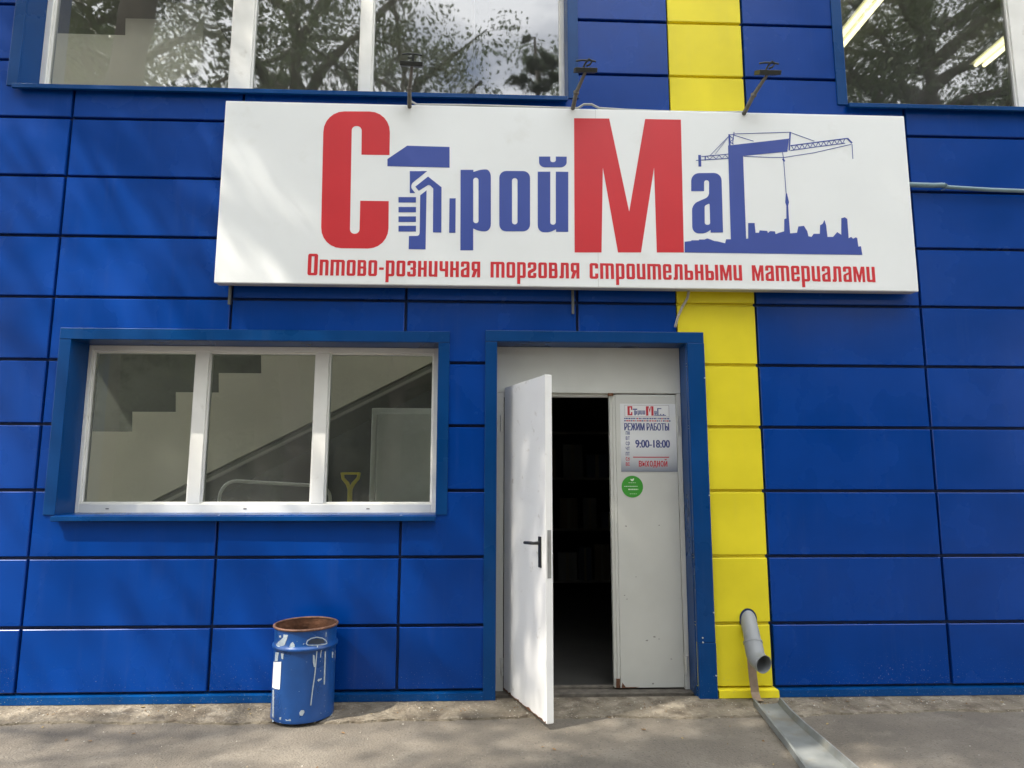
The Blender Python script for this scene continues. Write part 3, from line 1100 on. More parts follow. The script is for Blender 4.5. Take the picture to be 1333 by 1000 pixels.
ink([(949.3, 175), (949.8, 190)], 2.6)
ink([(955.5, 172), (953.5, 188)], 1.0)
for a, b in (((949.5, 177), (955, 181)), ((955, 181), (950, 185)), ((950, 185), (955, 188)), ((949, 176), (956, 175))):
    ink([a, b], 1.0)
ink([(956, 174.5), (1028, 172.3)], 0.8)
ink([(955, 176), (981, 184)], 0.8)
ink([(1028.6, 172), (1027.3, 196)], 2.0)
ink([(1029, 172.6), (1060, 184)], 0.7)
ink([(1029, 189.8), (1066, 185), (1103, 180.3)], 1.4)
ink([(1029, 196.2), (1066, 191), (1100, 186.6)], 1.0)
zz = [(1030 + 3.5 * i, (189.6 - 0.128 * 3.5 * i) if i % 2 == 0 else (196.2 - 0.135 * 3.5 * i)) for i in range(21)]
ink(zz, 0.8)
ink([(1103, 180.3), (1109, 186.5)], 2.2)
ink([(968, 203.6), (1000, 205), (1020, 205.2), (1060, 199), (1108, 188)], 0.8)
ink([(1109, 188), (1110.2, 207)], 0.8)
ink([(1018.6, 198), (1020, 208), (1023.3, 252)], 0.8)
ink([(1019, 206.8), (1021.2, 210.5)], 2.4)
ink([(906, 209), (948, 206.4)], 0.9)
ink([(913, 204), (948, 200.8)], 0.9)
ink([(910.6, 202), (911, 217)], 3.8)
ink([(918, 204), (918, 209)], 1.4)
zz = [(920 + 4 * i, 203.6 - 0.3 * i if i % 2 == 0 else 208 - 0.25 * i) for i in range(8)]
ink(zz, 0.6)
ink([(924, 203), (949, 177)], 0.6)
ink([(931, 201), (950, 176)], 0.5)
o = mb.build('crane_emblem', PRINTBLUE, SG)

# slogan: own condensed hand, x-height 1
T_ = 0.205


def box_(a, b, c, d):
    return [(a, c), (b, c), (b, d), (a, d)]


def oct_(a, b, c, d, r=0.13):
    return fillet([(a, c, r), (b, c, r), (b, d, r), (a, d, r)])


def gl(ch):
    """glyph -> (width, [outline-with-holes, ...])"""
    W, t, k = 0.57, T_, 0.15
    if ch == 'О': return 0.64, [[oct_(0, .64, 0, 1.36), box_(.23, .41, .16, 1.20)]]
    if ch == 'о': return W, [[oct_(0, W, 0, 1), box_(t, W - t, k, 1 - k)]]
    if ch == 'п': return W, [[fillet([(0, 0, 0), (0, 1, 0), (W, 1, .14), (W, 0, 0), (W - t, 0, 0), (W - t, 1 - k, .04), (t, 1 - k, .04), (t, 0, 0)])]]
    if ch == 'т':
        V = 0.92
        return V, [[fillet([(0, 0, 0), (0, 1, 0), (V, 1, .14), (V, 0, 0), (V - t, 0, 0), (V - t, 1 - k, .04), (V / 2 + .1, 1 - k, 0), (V / 2 + .1, 0, 0),
                           (V / 2 - .1, 0, 0), (V / 2 - .1, 1 - k, 0), (t, 1 - k, 0), (t, 0, 0)])]]
    if ch == 'в': return W, [[fillet([(0, 0, 0), (0, 1, 0), (W - .02, 1, .14), (W - .02, .54, .08), (W, .5, .05), (W, 0, .14)]), box_(t, W - t, .6, 1 - k), box_(t, W - t, k, .46)]]
    if ch == 'р': return W, [[fillet([(0, -.38, 0), (0, 1, 0), (W, 1, .14), (W, 0, .14), (t, 0, 0), (t, -.38, 0)]), box_(t, W - t, k, 1 - k)]]
    if ch == 'з': return W, [[fillet([(0, .7, 0), (0, 1, .13), (W, 1, .13), (W, .55, .08), (W - .05, .51, 0), (W, .47, .08), (W, 0, .13), (0, 0, .13), (0, .3, 0), (t, .3, 0), (t, k, 0), (W - t, k, 0),
                                      (W - t, .43, 0), (t, .43, 0), (t, .58, 0), (W - t, .58, 0), (W - t, 1 - k, 0), (t, 1 - k, 0), (t, .7, 0)])]]
    if ch == 'н': return W, [[[(0, 0), (0, 1), (t, 1), (t, .58), (W - t, .58), (W - t, 1), (W, 1), (W, 0), (W - t, 0), (W - t, .43), (t, .43), (t, 0)]]]
    if ch == 'и': return W, [[fillet([(0, 1, 0), (0, 0, .13), (W - t, .02, 0), (W - t, 0, 0), (W, 0, 0), (W, 1, 0), (W - t, 1, 0), (W - t, k, .04), (t, k, .04), (t, 1, 0)])]]
    if ch == 'ч': return W, [[fillet([(0, 1, 0), (0, .36, .13), (W - t, .36, 0), (W - t, 0, 0), (W, 0, 0), (W, 1, 0), (W - t, 1, 0), (W - t, .52, 0), (t, .52, 0), (t, 1, 0)])]]
    if ch == 'а': return W, [[fillet([(0, .66, 0), (0, 1, .13), (W, 1, .13), (W, 0, 0), (0, 0, .13), (0, .46, .1), (W - t, .62, 0), (W - t, 1 - k, 0), (t, 1 - k, 0), (t, .66, 0)]),
                              [(t, k), (W - t, k), (W - t, .48), (t, .40)]]]
    if ch == 'я': return W, [[fillet([(W, 0, 0), (W, 1, 0), (0, 1, .13), (0, .46, .1), (.12, .40, 0), (0, 0, 0), (t, 0, 0), (W - t, .40, 0), (W - t, 0, 0)]), box_(t, W - t, .54, 1 - k)]]
    if ch == 'г': return W, [[fillet([(0, .64, 0), (0, 1, .13), (W, 1, .13), (W, .5, .12), (t, .3, 0), (t, k, 0), (W - t, k, 0), (W - t, .32, 0), (W, .32, 0), (W, 0, .13), (0, 0, .13), (0, .44, .12), (W - t, .62, 0), (W - t, 1 - k, 0), (t, 1 - k, 0), (t, .64, 0)])]]
    if ch == 'л': return W + .05, [[fillet([(0, 0, 0), (0, k, 0), (.07, k, 0), (.10, 1, 0), (W + .05, 1, .1), (W + .05, 0, 0), (W + .05 - t, 0, 0), (W + .05 - t, 1 - k, 0), (.10 + t, 1 - k, 0), (.08 + t, 0, .1)])]]
    if ch == 'с': return W, [[fillet([(W, .66, 0), (W, 1, .13), (0, 1, .13), (0, 0, .13), (W, 0, .13), (W, .34, 0), (W - t, .34, 0), (W - t, k, 0), (t, k, 0), (t, 1 - k, 0), (W - t, 1 - k, 0), (W - t, .66, 0)])]]
    if ch == 'е': return W, [[fillet([(W, .44, 0), (W, 1, .13), (0, 1, .13), (0, 0, .13), (W, 0, .13), (W, .3, 0), (W - t, .3, 0), (W - t, k, 0), (t, k, 0), (t, .44, 0)]), box_(t, W - t, .57, 1 - k)]]
    if ch == 'ь': return W, [[fillet([(0, 0, 0), (0, 1, 0), (t, 1, 0), (t, .6, 0), (W, .6, .13), (W, 0, .13)]), box_(t, W - t, k, .46)]]
    if ch == 'ы': return .86, [[fillet([(0, 0, 0), (0, 1, 0), (t, 1, 0), (t, .6, 0), (W, .6, .13), (W, 0, .13)]), box_(t, W - t, k, .46)], [box_(.86 - t, .86, 0, 1)]]
    if ch == 'м': return .78, [[[(0, 0), (0, 1), (.24, 1), (.39, .42), (.54, 1), (.78, 1), (.78, 0), (.60, 0), (.60, .62), (.45, 0), (.33, 0), (.18, .62), (.18, 0)]]]
    if ch == '-': return .30, [[box_(0, .30, .40, .55)]]
    return .42, []


txt = 'Оптово-розничная торговля строительными материалами'
sx, _ = at(400.5, 350, YS)
ex, _ = at(1139, 358, YS)
zb0 = at(403, 358.5, YS)[1]
zb1 = at(1135, 367.5, YS)[1]
xh = 0.1155
gap = 0.13
tot = sum(gl(c)[0] + gap for c in txt) - gap
kx = (ex - sx) / tot
mb = MB()
x = 0
for i, c in enumerate(txt):
    wd, outs = gl(c)
    for polys in outs:
        mb.plate([[(sx + (x + a) * kx, zb0 + (zb1 - zb0) * x / tot + b * xh) for a, b in poly] for poly in polys], YS - 0.0014, YS - 0.0002)
    x += wd + gap
    if c == ' ' or i == len(txt) - 1:
        mb.build('slogan_word', RED, SG)
        mb = MB()

# ------------------------------------------------------------------ floodlights on arms along the sign's top edge
LAMPG = mat('lamp_dark_grey', (0.028, 0.032, 0.030), 0.5, var=0.2, vscale=20)
ARM = mat('weathered_arm', (0.14, 0.135, 0.12), 0.6, var=0.25, vscale=25)


def floodlight(base, elbow, head, tilt, kind, label):
    f_ = thing('floodlight', label, 'floodlight', (base[0], base[1], base[2]), 'floodlights on arms above the sign')
    q = MB()
    q.tube([base, elbow, head], [0.016, 0.015, 0.011], 10)
    q.tube([(base[0], -0.10, base[2]), base], 0.016, 10)
    q.tube([Vector(elbow) - Vector((0, 0, 0.01)), Vector(elbow) + Vector((0, 0, 0.012))], 0.020, 10)
    q.build('arm', ARM, f_, smooth=True)
    hx_, hy_, hz_ = head
    q = MB(Matrix.Translation(head) @ Matrix.Rotation(math.radians(29), 4, 'X') @ Matrix.Rotation(tilt, 4, 'Y'))
    q.box(-0.078, 0.078, -0.055, 0.055, -0.004, 0.026)
    q.build('housing', LAMPG, f_, bevel=0.003)
    q = MB(Matrix.Translation(head) @ Matrix.Rotation(math.radians(29), 4, 'X') @ Matrix.Rotation(tilt, 4, 'Y'))
    q.tube([(-0.07, 0.0, 0.070), (-0.03, 0.0, 0.076), (0.03, 0.0, 0.076), (0.07, 0.0, 0.070)], 0.0065, 8)
    if kind == 0:
        q.tube([(0.005, 0, 0.02), (0.006, 0, 0.075)], 0.010, 8)
        q.tube([(-0.03, 0, 0.050), (0.006, 0, 0.052)], 0.006, 8)
    else:
        q.tube([(-0.02, 0, 0.02), (-0.005, 0, 0.055), (0.02, 0, 0.085), (0.045, 0, 0.075), (0.03, 0, 0.05), (0.005, 0, 0.04)], 0.007, 8)
    q.build('yoke', LAMPG, f_, smooth=True)


def P3(px, py, y):
    x, z = at(px, py, y)
    return (x, y, z)


floodlight(P3(533, 138, -0.13), P3(533, 116, -0.22), P3(536.5, 86, -0.34), 0.03, 0, 'floodlight on upright arm in front of the large upper left window')
floodlight(P3(746, 140, -0.13), P3(750, 121, -0.22), P3(762, 94, -0.34), 0.0, 1, 'floodlight with hooked yoke just left of the yellow stripe')
floodlight(P3(969, 147, -0.13), P3(981, 124, -0.22), P3(999, 97, -0.34), 0.0, 1, 'floodlight on slanting arm just right of the yellow stripe')

cbl = MB()
path = [P3(533, 122, -0.10), P3(535, 132, -0.10), P3(543, 136.5, -0.105), P3(600, 137.0, -0.11), P3(660, 138.5, -0.11), P3(720, 140.5, -0.11), P3(752, 141, -0.11), P3(760, 136, -0.11),
        P3(770, 136, -0.11), P3(780, 141, -0.11), P3(820, 143.5, -0.11), P3(871, 145.5, -0.11), P3(930, 146.5, -0.11), P3(972, 146, -0.11)]
cbl.tube(path, 0.0085, 8)
tag(cbl.build('cable', CABLEM, smooth=True), 'thin pale cable running along the top edge of the sign between the floodlights', 'cable')
cbl = MB()
cbl.tube([(3.05, -0.04, 3.640), (3.20, -0.042, 3.634), (3.36, -0.042, 3.632), (3.42, -0.042, 3.636), (3.445, -0.042, 3.630)], 0.019, 12)
cbl.tube([(3.425, -0.046, 3.634), (3.47, -0.042, 3.620), (3.80, -0.042, 3.606), (4.10, -0.042, 3.600), (4.6, -0.042, 3.612), (5.4, -0.042, 3.590), (6.9, -0.042, 3.60)], 0.015, 12)
cbl.tube([(3.44, -0.01, 3.63), (3.44, -0.05, 3.65), (3.445, -0.07, 3.63), (3.445, -0.05, 3.605), (3.44, -0.01, 3.61)], 0.004, 6)
tag(cbl.build('conduit', mat('blue_grey_conduit', (0.17, 0.26, 0.30), 0.45, var=0.1), smooth=True), 'blue grey cable conduit running from the right end of the sign', 'conduit')
cbl = MB()
cbl.tube([P3(897, 378, -0.05), P3(895, 388, -0.035), P3(888, 400, -0.03), P3(882, 414, -0.03), P3(879, 426, -0.026)], 0.010, 8)
tag(cbl.build('cable', mat('worn_grey_cable', (0.30, 0.28, 0.24), 0.7, var=0.2), smooth=True), 'short grey cable hanging from the sign across the yellow panel', 'cable')

# ------------------------------------------------------------------ opening hours notice and sticker on the closed leaf
YN = 0.1775


def text_into(mb, body, x0, x1, z0, z1, y, bold=0.0, mi=0):
    cu = bpy.data.curves.new('t', 'FONT')
    cu.body = body
    cu.size = 1.0
    ob = bpy.data.objects.new('t', cu)
    COL.objects.link(ob)
    dg = bpy.context.evaluated_depsgraph_get()
    dg.update()
    me = bpy.data.meshes.new_from_object(ob.evaluated_get(dg))
    vs = [tuple(v.co) for v in me.vertices]
    fs = [tuple(p_.vertices) for p_ in me.polygons]
    bpy.data.objects.remove(ob)
    bpy.data.meshes.remove(me)
    bpy.data.curves.remove(cu)
    a = np.array(vs)
    lo, hi = a.min(0), a.max(0)
    for n_, dx in enumerate((0.0, -bold, bold)):
        mb.add([(x0 + dx + (v[0] - lo[0]) / (hi[0] - lo[0]) * (x1 - x0), y - 0.00012 * n_, z0 + (v[1] - lo[1]) / (hi[1] - lo[1]) * (z1 - z0)) for v in vs], fs, mi)


def text_cells(mb, body, x0, x1, z0, z1, y, bold, mi):
    """condensed word set letter by letter in equal cells"""
    cw = (x1 - x0) / len(body)
    h = z1 - z0
    for k_, ch in enumerate(body):
        a_, b_ = x0 + cw * (k_ + 0.08), x0 + cw * (k_ + 0.86)
        if ch == 'н':
            t_ = (b_ - a_) * 0.32
            mb.plate([[(a_, z0), (a_ + t_, z0), (a_ + t_, z0 + h * .42), (b_ - t_, z0 + h * .42), (b_ - t_, z0), (b_, z0), (b_, z1), (b_ - t_, z1),
                       (b_ - t_, z0 + h * .58), (a_ + t_, z0 + h * .58), (a_ + t_, z1), (a_, z1)]], y - 0.0002, y + 0.0002, mi)
        else:
            text_into(mb, ch, a_, b_, z0 - (h * .2 if ch in 'др' else 0), z1 + (h * .34 if ch == 'й' else 0), y, bold, mi)


NB = thing('notice', 'white opening hours notice fixed to the closed narrow door leaf', 'notice', (1.195, YN, 1.485))
nx0, nx1, nz0, nz1 = 0.984, 1.400, 1.484, 1.984
M = mat('notice_print', (0.74, 0.75, 0.74), 0.35)
n, l = M.node_tree.nodes, M.node_tree.links
t = n.new('ShaderNodeTexCoord')
s = n.new('ShaderNodeSeparateXYZ')
l.new(t.outputs['Object'], s.inputs['Vector'])
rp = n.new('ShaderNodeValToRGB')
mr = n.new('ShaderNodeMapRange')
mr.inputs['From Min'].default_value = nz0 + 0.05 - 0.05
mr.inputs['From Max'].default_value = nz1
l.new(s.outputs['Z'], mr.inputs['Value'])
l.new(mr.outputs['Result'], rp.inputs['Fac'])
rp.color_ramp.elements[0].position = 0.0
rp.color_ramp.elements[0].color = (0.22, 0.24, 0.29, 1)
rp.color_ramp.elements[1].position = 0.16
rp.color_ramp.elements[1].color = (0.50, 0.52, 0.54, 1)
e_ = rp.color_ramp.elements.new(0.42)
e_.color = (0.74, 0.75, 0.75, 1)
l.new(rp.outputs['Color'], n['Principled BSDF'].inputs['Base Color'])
q = MB()
q.box(nx0, nx1, YN, 0.1796, nz0, nz1)
q.build('sheet', M, NB)


def NPX(px, py):
    return at(px, py, YN)


yt = YN - 0.0006
q = MB()
lx0, lz0 = NPX(813.5, 542.5)
lx1, lz1 = NPX(870.5, 528)
q.box(lx0, lx1, YN - 0.0004, YN - 0.0001, lz0, lz1)
q.build('logo_field', mat('notice_white', (0.8, 0.8, 0.79), 0.4), NB)
q = MB()
for a, b in (((lx0, lz0), (lx1, lz0)), ((lx1, lz0), (lx1, lz1)), ((lx1, lz1), (lx0, lz1)), ((lx0, lz1), (lx0, lz0))):
    stroke(q, [a, b], 0.0022, yt - 0.0003, YN - 0.0001)
lw_ = lx1 - lx0


def LX(u):
    return lx0 + lw_ * u


def LZ(v):
    return lz0 + (lz1 - lz0) * v


def nbox(u0, u1, v0, v1, mi):
    q.box(LX(u0), LX(u1), yt - 0.0006, YN - 0.00012, LZ(v0), LZ(v1), mi)


nbox(.06, .11, .12, .92, 1); nbox(.11, .17, .80, .92, 1); nbox(.11, .17, .12, .24, 1); nbox(.14, .17, .60, .80, 1); nbox(.14, .17, .24, .40, 1)
for poly in ([(.48, .10), (.53, .10), (.53, .92), (.48, .92)], [(.60, .10), (.65, .10), (.65, .92), (.60, .92)], [(.53, .92), (.565, .35), (.60, .92), (.585, .92), (.565, .62), (.545, .92)]):
    q.plate([[(LX(a), LZ(b)) for a, b in poly]], yt - 0.0007, YN - 0.00012, 1)
nbox(.18, .28, .60, .70, 2); nbox(.215, .245, .12, .56, 2); nbox(.255, .275, .2, .5, 2)
for u in (.29, .35, .41):
    nbox(u, u + .018, .12 if u < .3 else .2, .55, 2); nbox(u + .03, u + .048, .2, .55, 2); nbox(u + .018, u + .03, .2, .26, 2)
nbox(.67, .69, .2, .52, 2); nbox(.70, .72, .2, .52, 2); nbox(.69, .70, .2, .28, 2)
nbox(.735, .76, .12, .76, 2); nbox(.76, .83, .68, .76, 2); nbox(.66, .93, .10, .16, 2); nbox(.80, .82, .16, .26, 2); nbox(.86, .89, .16, .24, 2)
# two lines of small print too small to read
rr = random.Random(9)
for v, mi in ((-.16, 2), (-.36, 1)):
    u = -0.02
    while u < 1.0:
        d_ = rr.uniform(0.015, 0.05)
        nbox(u, min(u + d_, 1.03), v - .05, v + .05, 2 if rr.random() < (.85 if mi == 2 else .35) else 1)
        u += d_ + rr.uniform(0.006, 0.02)
a, c = NPX(813, 560.5)
b, d = NPX(870.5, 551)
text_into(q, 'РЕЖИМ РАБОТЫ', a, b, c, d, yt, 0.0020, 2)
a, c = NPX(827.5, 582.8)
b, d = NPX(871.5, 573)
text_into(q, '9:00-18:00', a, b, c, d, yt, 0.0024, 2)
a, c = NPX(831.5, 607.5)
b, d = NPX(869, 600)
text_cells(q, 'выходной', a, b, c, d, yt, 0.0010, 1)
a, c = NPX(824, 595.8)
b, d = NPX(871, 594.8)
q.box(a, b, yt, YN - 0.0001, c, d, 1)
for i, dd in enumerate(('пн', 'вт', 'ср', 'чт', 'пт', 'сб', 'вс')):
    py = 563.8 + i * 6.75
    a, c = NPX(814.5, py + 2.3)
    b, d = NPX(820, py - 2.3)
    text_cells(q, dd, a, b, c, d, yt, 0.0005, 1 if i > 4 else 2)
q.build('lettering', [mat('notice_grey_line', (0.35, 0.3, 0.32), 0.5), mat('notice_red', (0.55, 0.03, 0.045), 0.5), mat('notice_blue', (0.055, 0.07, 0.24), 0.5)], NB)

GS = thing('round_sticker', 'round green sticker below the opening hours notice on the door', 'sticker', (1.067, YN, 1.38))
cx_, cz_ = at(823.2, 633.6, YN)
rad = 0.079
q = MB()
q.plate([[(cx_ + rad * math.cos(k * math.pi / 20), cz_ + rad * math.sin(k * math.pi / 20)) for k in range(40)]], YN + 0.0008, 0.1797)
q.build('disc', mat('sticker_green', (0.05, 0.32, 0.035), 0.4, var=0.03), GS)
q = MB()
ys_ = YN + 0.0003
q.plate([fillet([(cx_ - .014, cz_ + .060, .01), (cx_ - .002, cz_ + .052, .002), (cx_ + .016, cz_ + .064, .01), (cx_ + .010, cz_ + .040, .012), (cx_ - .010, cz_ + .040, .012)])], ys_, YN + 0.0007)
q.build('emblem', mat('sticker_white', (0.70, 0.80, 0.66), 0.5), GS)
rr = random.Random(6)
for (zz, x_0, x_1, h_) in ((.028, -.028, .028, .003), (.002, -.060, .038, .0045), (-.020, -.030, .042, .0085), (-.052, -.02, .03, .003)):
    u = x_0
    q = MB()
    while u < x_1:
        d_ = rr.uniform(0.006, 0.014)
        q.box(cx_ + u, cx_ + min(u + d_, x_1), ys_, YN + 0.0007, cz_ + zz - h_ / 2, cz_ + zz + h_ / 2)
        u += d_ + 0.0035
    q.build('text_line', mat('sticker_white', (0.70, 0.80, 0.66), 0.5), GS)

# ------------------------------------------------------------------ barrel
BX, BY, BR = -1.146, -0.215, 0.192
BH = 0.560
BD = thing('barrel', 'open blue steel barrel with rusty rim and white paint drips on the pavement', 'barrel', (BX, BY, GZ))
BPAINT = mat('barrel_paint', (0.008, 0.062, 0.235), 0.34, var=0.14, vscale=7, bump=0.06, bscale=9, rvar=0.1,
             dirt=(0.20, 0.23, 0.27), dscale=24, dlo=0.66, dhi=0.76)
zb = 0.018
q = MB()
q.lathe([(BR - 0.012, zb), (BR - 0.002, zb + 0.004), (BR, zb + 0.014), (BR - 0.002, zb + 0.03), (BR - 0.003, 0.42), (BR, 0.432), (BR + 0.008, 0.438), (BR + 0.010, 0.446),
         (BR + 0.008, 0.454), (BR, 0.460), (BR - 0.003, 0.472), (BR - 0.002, 0.53), (BR + 0.002, BH - 0.004)], (BX, BY, GZ), 72)
q.build('body', BPAINT, BD, smooth=True)
q = MB()
q.lathe([(BR - 0.012, zb), (0.0005, zb + 0.001), (0.0005, zb + 0.02), (BR - 0.008, zb + 0.022), (BR - 0.006, 0.42), (BR + 0.003, 0.446), (BR - 0.006, 0.47), (BR - 0.003, BH)], (BX, BY, GZ), 72)
q.build('inner_wall', RUST, BD, smooth=True)
q = MB()
prof = [(BR + 0.002 + 0.0075 * math.cos(a), BH + 0.002 + 0.0075 * math.sin(a)) for a in np.linspace(0, 2 * math.pi, 13)]
q.lathe(prof, (BX, BY, GZ), 72)
q.build('rim', mat('rusty_rim', (0.13, 0.062, 0.038), 0.75, var=0.4, vscale=20, bump=0.3, bscale=60), BD, smooth=True)


def on_barrel(mb, poly, off=0.0012, mi=0):
    """a thin film on the barrel's skin; poly in (x offset seen from the front / radius, z)"""
    polys = [[Vector((p_[0], p_[1], 0)) for p_ in poly]]
    # subdivide along x so the film bends with the skin
    tri = tessellate_polygon(polys)
    vs, fs = [], []

    def sub(a, b, c, dep):
        if dep == 0 or max((a - b).length, (b - c).length, (c - a).length) < 0.03:
            base = len(vs)
            for p_ in (a, b, c):
                th = -math.pi / 2 + p_.x
                r_ = BR - 0.0025 + off
                if 0.428 < p_.y < 0.464:
                    r_ += 0.012 * max(0, 1 - abs(p_.y - 0.446) / 0.018)
                vs.append((BX + r_ * math.cos(th), BY + r_ * math.sin(th), GZ + p_.y))
            fs.append((base, base + 1, base + 2))
            return
        ab, bc, ca = (a + b) / 2, (b + c) / 2, (c + a) / 2
        sub(a, ab, ca, dep - 1); sub(ab, b, bc, dep - 1); sub(ca, bc, c, dep - 1); sub(ab, bc, ca, dep - 1)
    for t_ in tri:
        sub(*[polys[0][i] for i in t_], 4)
    mb.add(vs, fs, mi)


def BA(px, py):
    """photo point on the barrel's front -> (angle from front, height)"""
    s_ = max(-0.97, min(0.97, (px - 396.5) / 39.5))
    th = math.asin(s_) + 0.255
    y_ = BY - BR * math.cos(th)
    return th, at(px, py, y_)[1] - GZ


q = MB()


def film(mb, pts, off=0.0012):
    on_barrel(mb, [BA(300 + a / 5, 780 + b / 5) for a, b in pts], off)


q2 = MB()
film(q2, [(281, 408), (341, 408), (339, 588), (283, 575)], 0.0022)
q2.build('paper_label', mat('faded_paper', (0.72, 0.74, 0.74), 0.7, var=0.06, vscale=30), BD)
film(q, [(345, 215), (375, 225), (368, 262), (355, 300), (320, 312), (300, 296), (325, 270), (345, 250)])
film(q, [(385, 312), (392, 290), (405, 278), (416, 296), (418, 314), (400, 318)])
film(q, [(318, 240), (330, 236), (332, 250), (322, 252)])
film(q, [(300, 345), (322, 348), (316, 405), (298, 405)])
film(q, [(335, 352), (352, 356), (350, 392), (340, 388)])
film(q, [(552, 300), (558, 300), (552, 480), (540, 600), (533, 694), (526, 692), (534, 590), (545, 470)])
film(q, [(603, 340), (610, 340), (612, 470), (612, 556), (604, 556), (603, 470)])
film(q, [(530, 362), (541, 368), (548, 440), (540, 444), (532, 410)])
film(q, [(576, 330), (581, 330), (581, 380), (576, 380)])
film(q, [(463, 740), (472, 724), (490, 722), (494, 736), (482, 760), (466, 758)])
film(q, [(563, 528), (572, 520), (592, 514), (590, 524), (570, 538)])
film(q, [(293, 590), (303, 590), (312, 800), (300, 800)])
film(q, [(650, 340), (660, 345), (658, 385), (651, 380)])
film(q, [(670, 335), (682, 338), (680, 380), (670, 395)])
film(q, [(605, 212), (609, 212), (609, 245), (605, 245)])
film(q, [(676, 215), (682, 215), (681, 240), (676, 238)])
film(q, [(655, 755), (664, 752), (663, 775), (655, 778)])
film(q, [(382, 782), (394, 788), (410, 780), (418, 796), (400, 804), (384, 800)])
film(q, [(344, 770), (356, 768), (355, 806), (346, 806)])
film(q, [(283, 724), (291, 722), (292, 775), (284, 775)])
rr = random.Random(12)
for _ in range(22):
    a, b = rr.uniform(300, 660), rr.choice([rr.uniform(220, 330), rr.uniform(700, 800), rr.uniform(340, 700)])
    s_ = rr.uniform(1.2, 3.5)
    film(q, [(a - s_, b), (a, b - s_), (a + s_, b), (a, b + s_ * 1.4)])
# dome-shaped scrawl
arc = [(487, 292), (492, 272), (515, 256), (548, 248), (585, 254), (608, 270), (616, 288), (600, 294), (548, 300), (500, 300), (487, 292)]
for a, b in zip(arc[:-1], arc[1:]):
    d = Vector((b[0] - a[0], b[1] - a[1]))
    nn_ = Vector((-d.y, d.x)).normalized() * 3.0
    film(q, [(a[0] + nn_.x, a[1] + nn_.y), (a[0] - nn_.x, a[1] - nn_.y), (b[0] - nn_.x, b[1] - nn_.y), (b[0] + nn_.x, b[1] + nn_.y)], 0.0018)
q.build('paint_splash', mat('dried_white_paint', (0.34, 0.40, 0.45), 0.7, var=0.15, vscale=60), BD)
q = MB()
film(q, [(497, 290), (503, 272), (525, 260), (560, 256), (592, 264), (604, 284), (560, 292)], 0.0015)
q.build('scrawl', mat('dark_scrawl', (0.02, 0.03, 0.05), 0.6), BD)

# ------------------------------------------------------------------ drain pipe and channel
DP = thing('drain_pipe', 'grey plastic drain pipe coming out of the yellow panel at its foot', 'pipe', (1.80, 0.0, 0.48))
PIPEM = mat('grey_pipe_plastic', (0.235, 0.245, 0.25), 0.42, var=0.08, vscale=8)
axis = [(1.812, 0.10, 0.555), (1.806, 0.0, 0.470), (1.798, -0.06, 0.410), (1.788, -0.125, 0.330)]
q = MB()
q.tube(axis, 0.054, 28, caps=False)
q.build('pipe', PIPEM, DP, smooth=True)
q = MB()
el = [(1.790, -0.105, 0.352), (1.787, -0.130, 0.318), (1.784, -0.155, 0.285), (1.786, -0.185, 0.262), (1.793, -0.215, 0.252), (1.802, -0.245, 0.247)]
q.tube(el, 0.0595, 28, caps=False)
q.tube(el[::-1], 0.0555, 28, caps=False)
# lip ring at the mouth and shoulder ring
d = (Vector(el[-1]) - Vector(el[-2])).normalized()


def ring(c_, d_, ro, ri, seg=28):
    c_ = Vector(c_)
    s_ = d_.cross(Vector((0, 0, 1))).normalized()
    u_ = s_.cross(d_)
    vs = []
    for k in range(seg):
        th_ = 2 * math.pi * k / seg
        v_ = s_ * math.cos(th_) + u_ * math.sin(th_)
        vs += [c_ + v_ * ro, c_ + v_ * ri]
    return vs, [(2 * k, 2 * ((k + 1) % seg), 2 * ((k + 1) % seg) + 1, 2 * k + 1) for k in range(seg)]


q.add(*ring(el[-1], d, 0.0595, 0.0555))
d0 = (Vector(el[1]) - Vector(el[0])).normalized()
q.tube([Vector(el[0]) - d0 * 0.004, Vector(el[0]) + d0 * 0.010], 0.0625, 28)
q.build('elbow', PIPEM, DP, smooth=True)
q = MB()
NSEG = 28
q.plate([[(1.806 + 0.061 * math.cos(2 * math.pi * k / NSEG), 0.478 + 0.073 * math.sin(2 * math.pi * k / NSEG)) for k in range(NSEG)]], -0.0035, 0.012)
q.build('dark_gap_plate', NAVY, DP)  # dark plate on the panel standing in for the shaded gap

DC = thing('drain_channel', 'bent galvanised metal drain channel lying on the asphalt below the pipe', 'channel', (1.85, -0.6, GZ))
q = MB()
path = [((1.762, -0.17), (1.926, -0.165), 0.030), ((1.752, -0.33), (1.915, -0.33), 0.014), ((1.728, -0.55), (1.905, -0.55), 0.008), ((1.695, -0.80), (1.897, -0.80), 0.008), ((1.650, -1.06), (1.885, -1.06), 0.008),
        ((1.60, -1.4), (1.87, -1.4), 0.008), ((1.55, -1.8), (1.85, -1.8), 0.008)]
vs = []
for (a, b, h_) in path:
    a, b = Vector((a[0], a[1], 0)), Vector((b[0], b[1], 0))
    e1 = (b - a).normalized()
    z = GZ + h_
    for pt, zz in ((a - e1 * 0.012, z + 0.034), (a, z + 0.036), (a + e1 * 0.012, z + 0.004), (a + e1 * 0.05, z), (b - e1 * 0.05, z), (b - e1 * 0.012, z + 0.004), (b, z + 0.040), (b + e1 * 0.012, z + 0.038), (b + e1 * 0.013, z - 0.006), (a - e1 * 0.013, z - 0.006)):
        vs.append((pt.x, pt.y, zz))
fs = []
K = 10
for i in range(len(path) - 1):
    for k in range(K):
        k2 = (k + 1) % K
        fs.append((i * K + k, (i + 1) * K + k, (i + 1) * K + k2, i * K + k2))
q.add(vs, fs)
q.build('trough', GALV, DC, smooth=True)
q = MB()
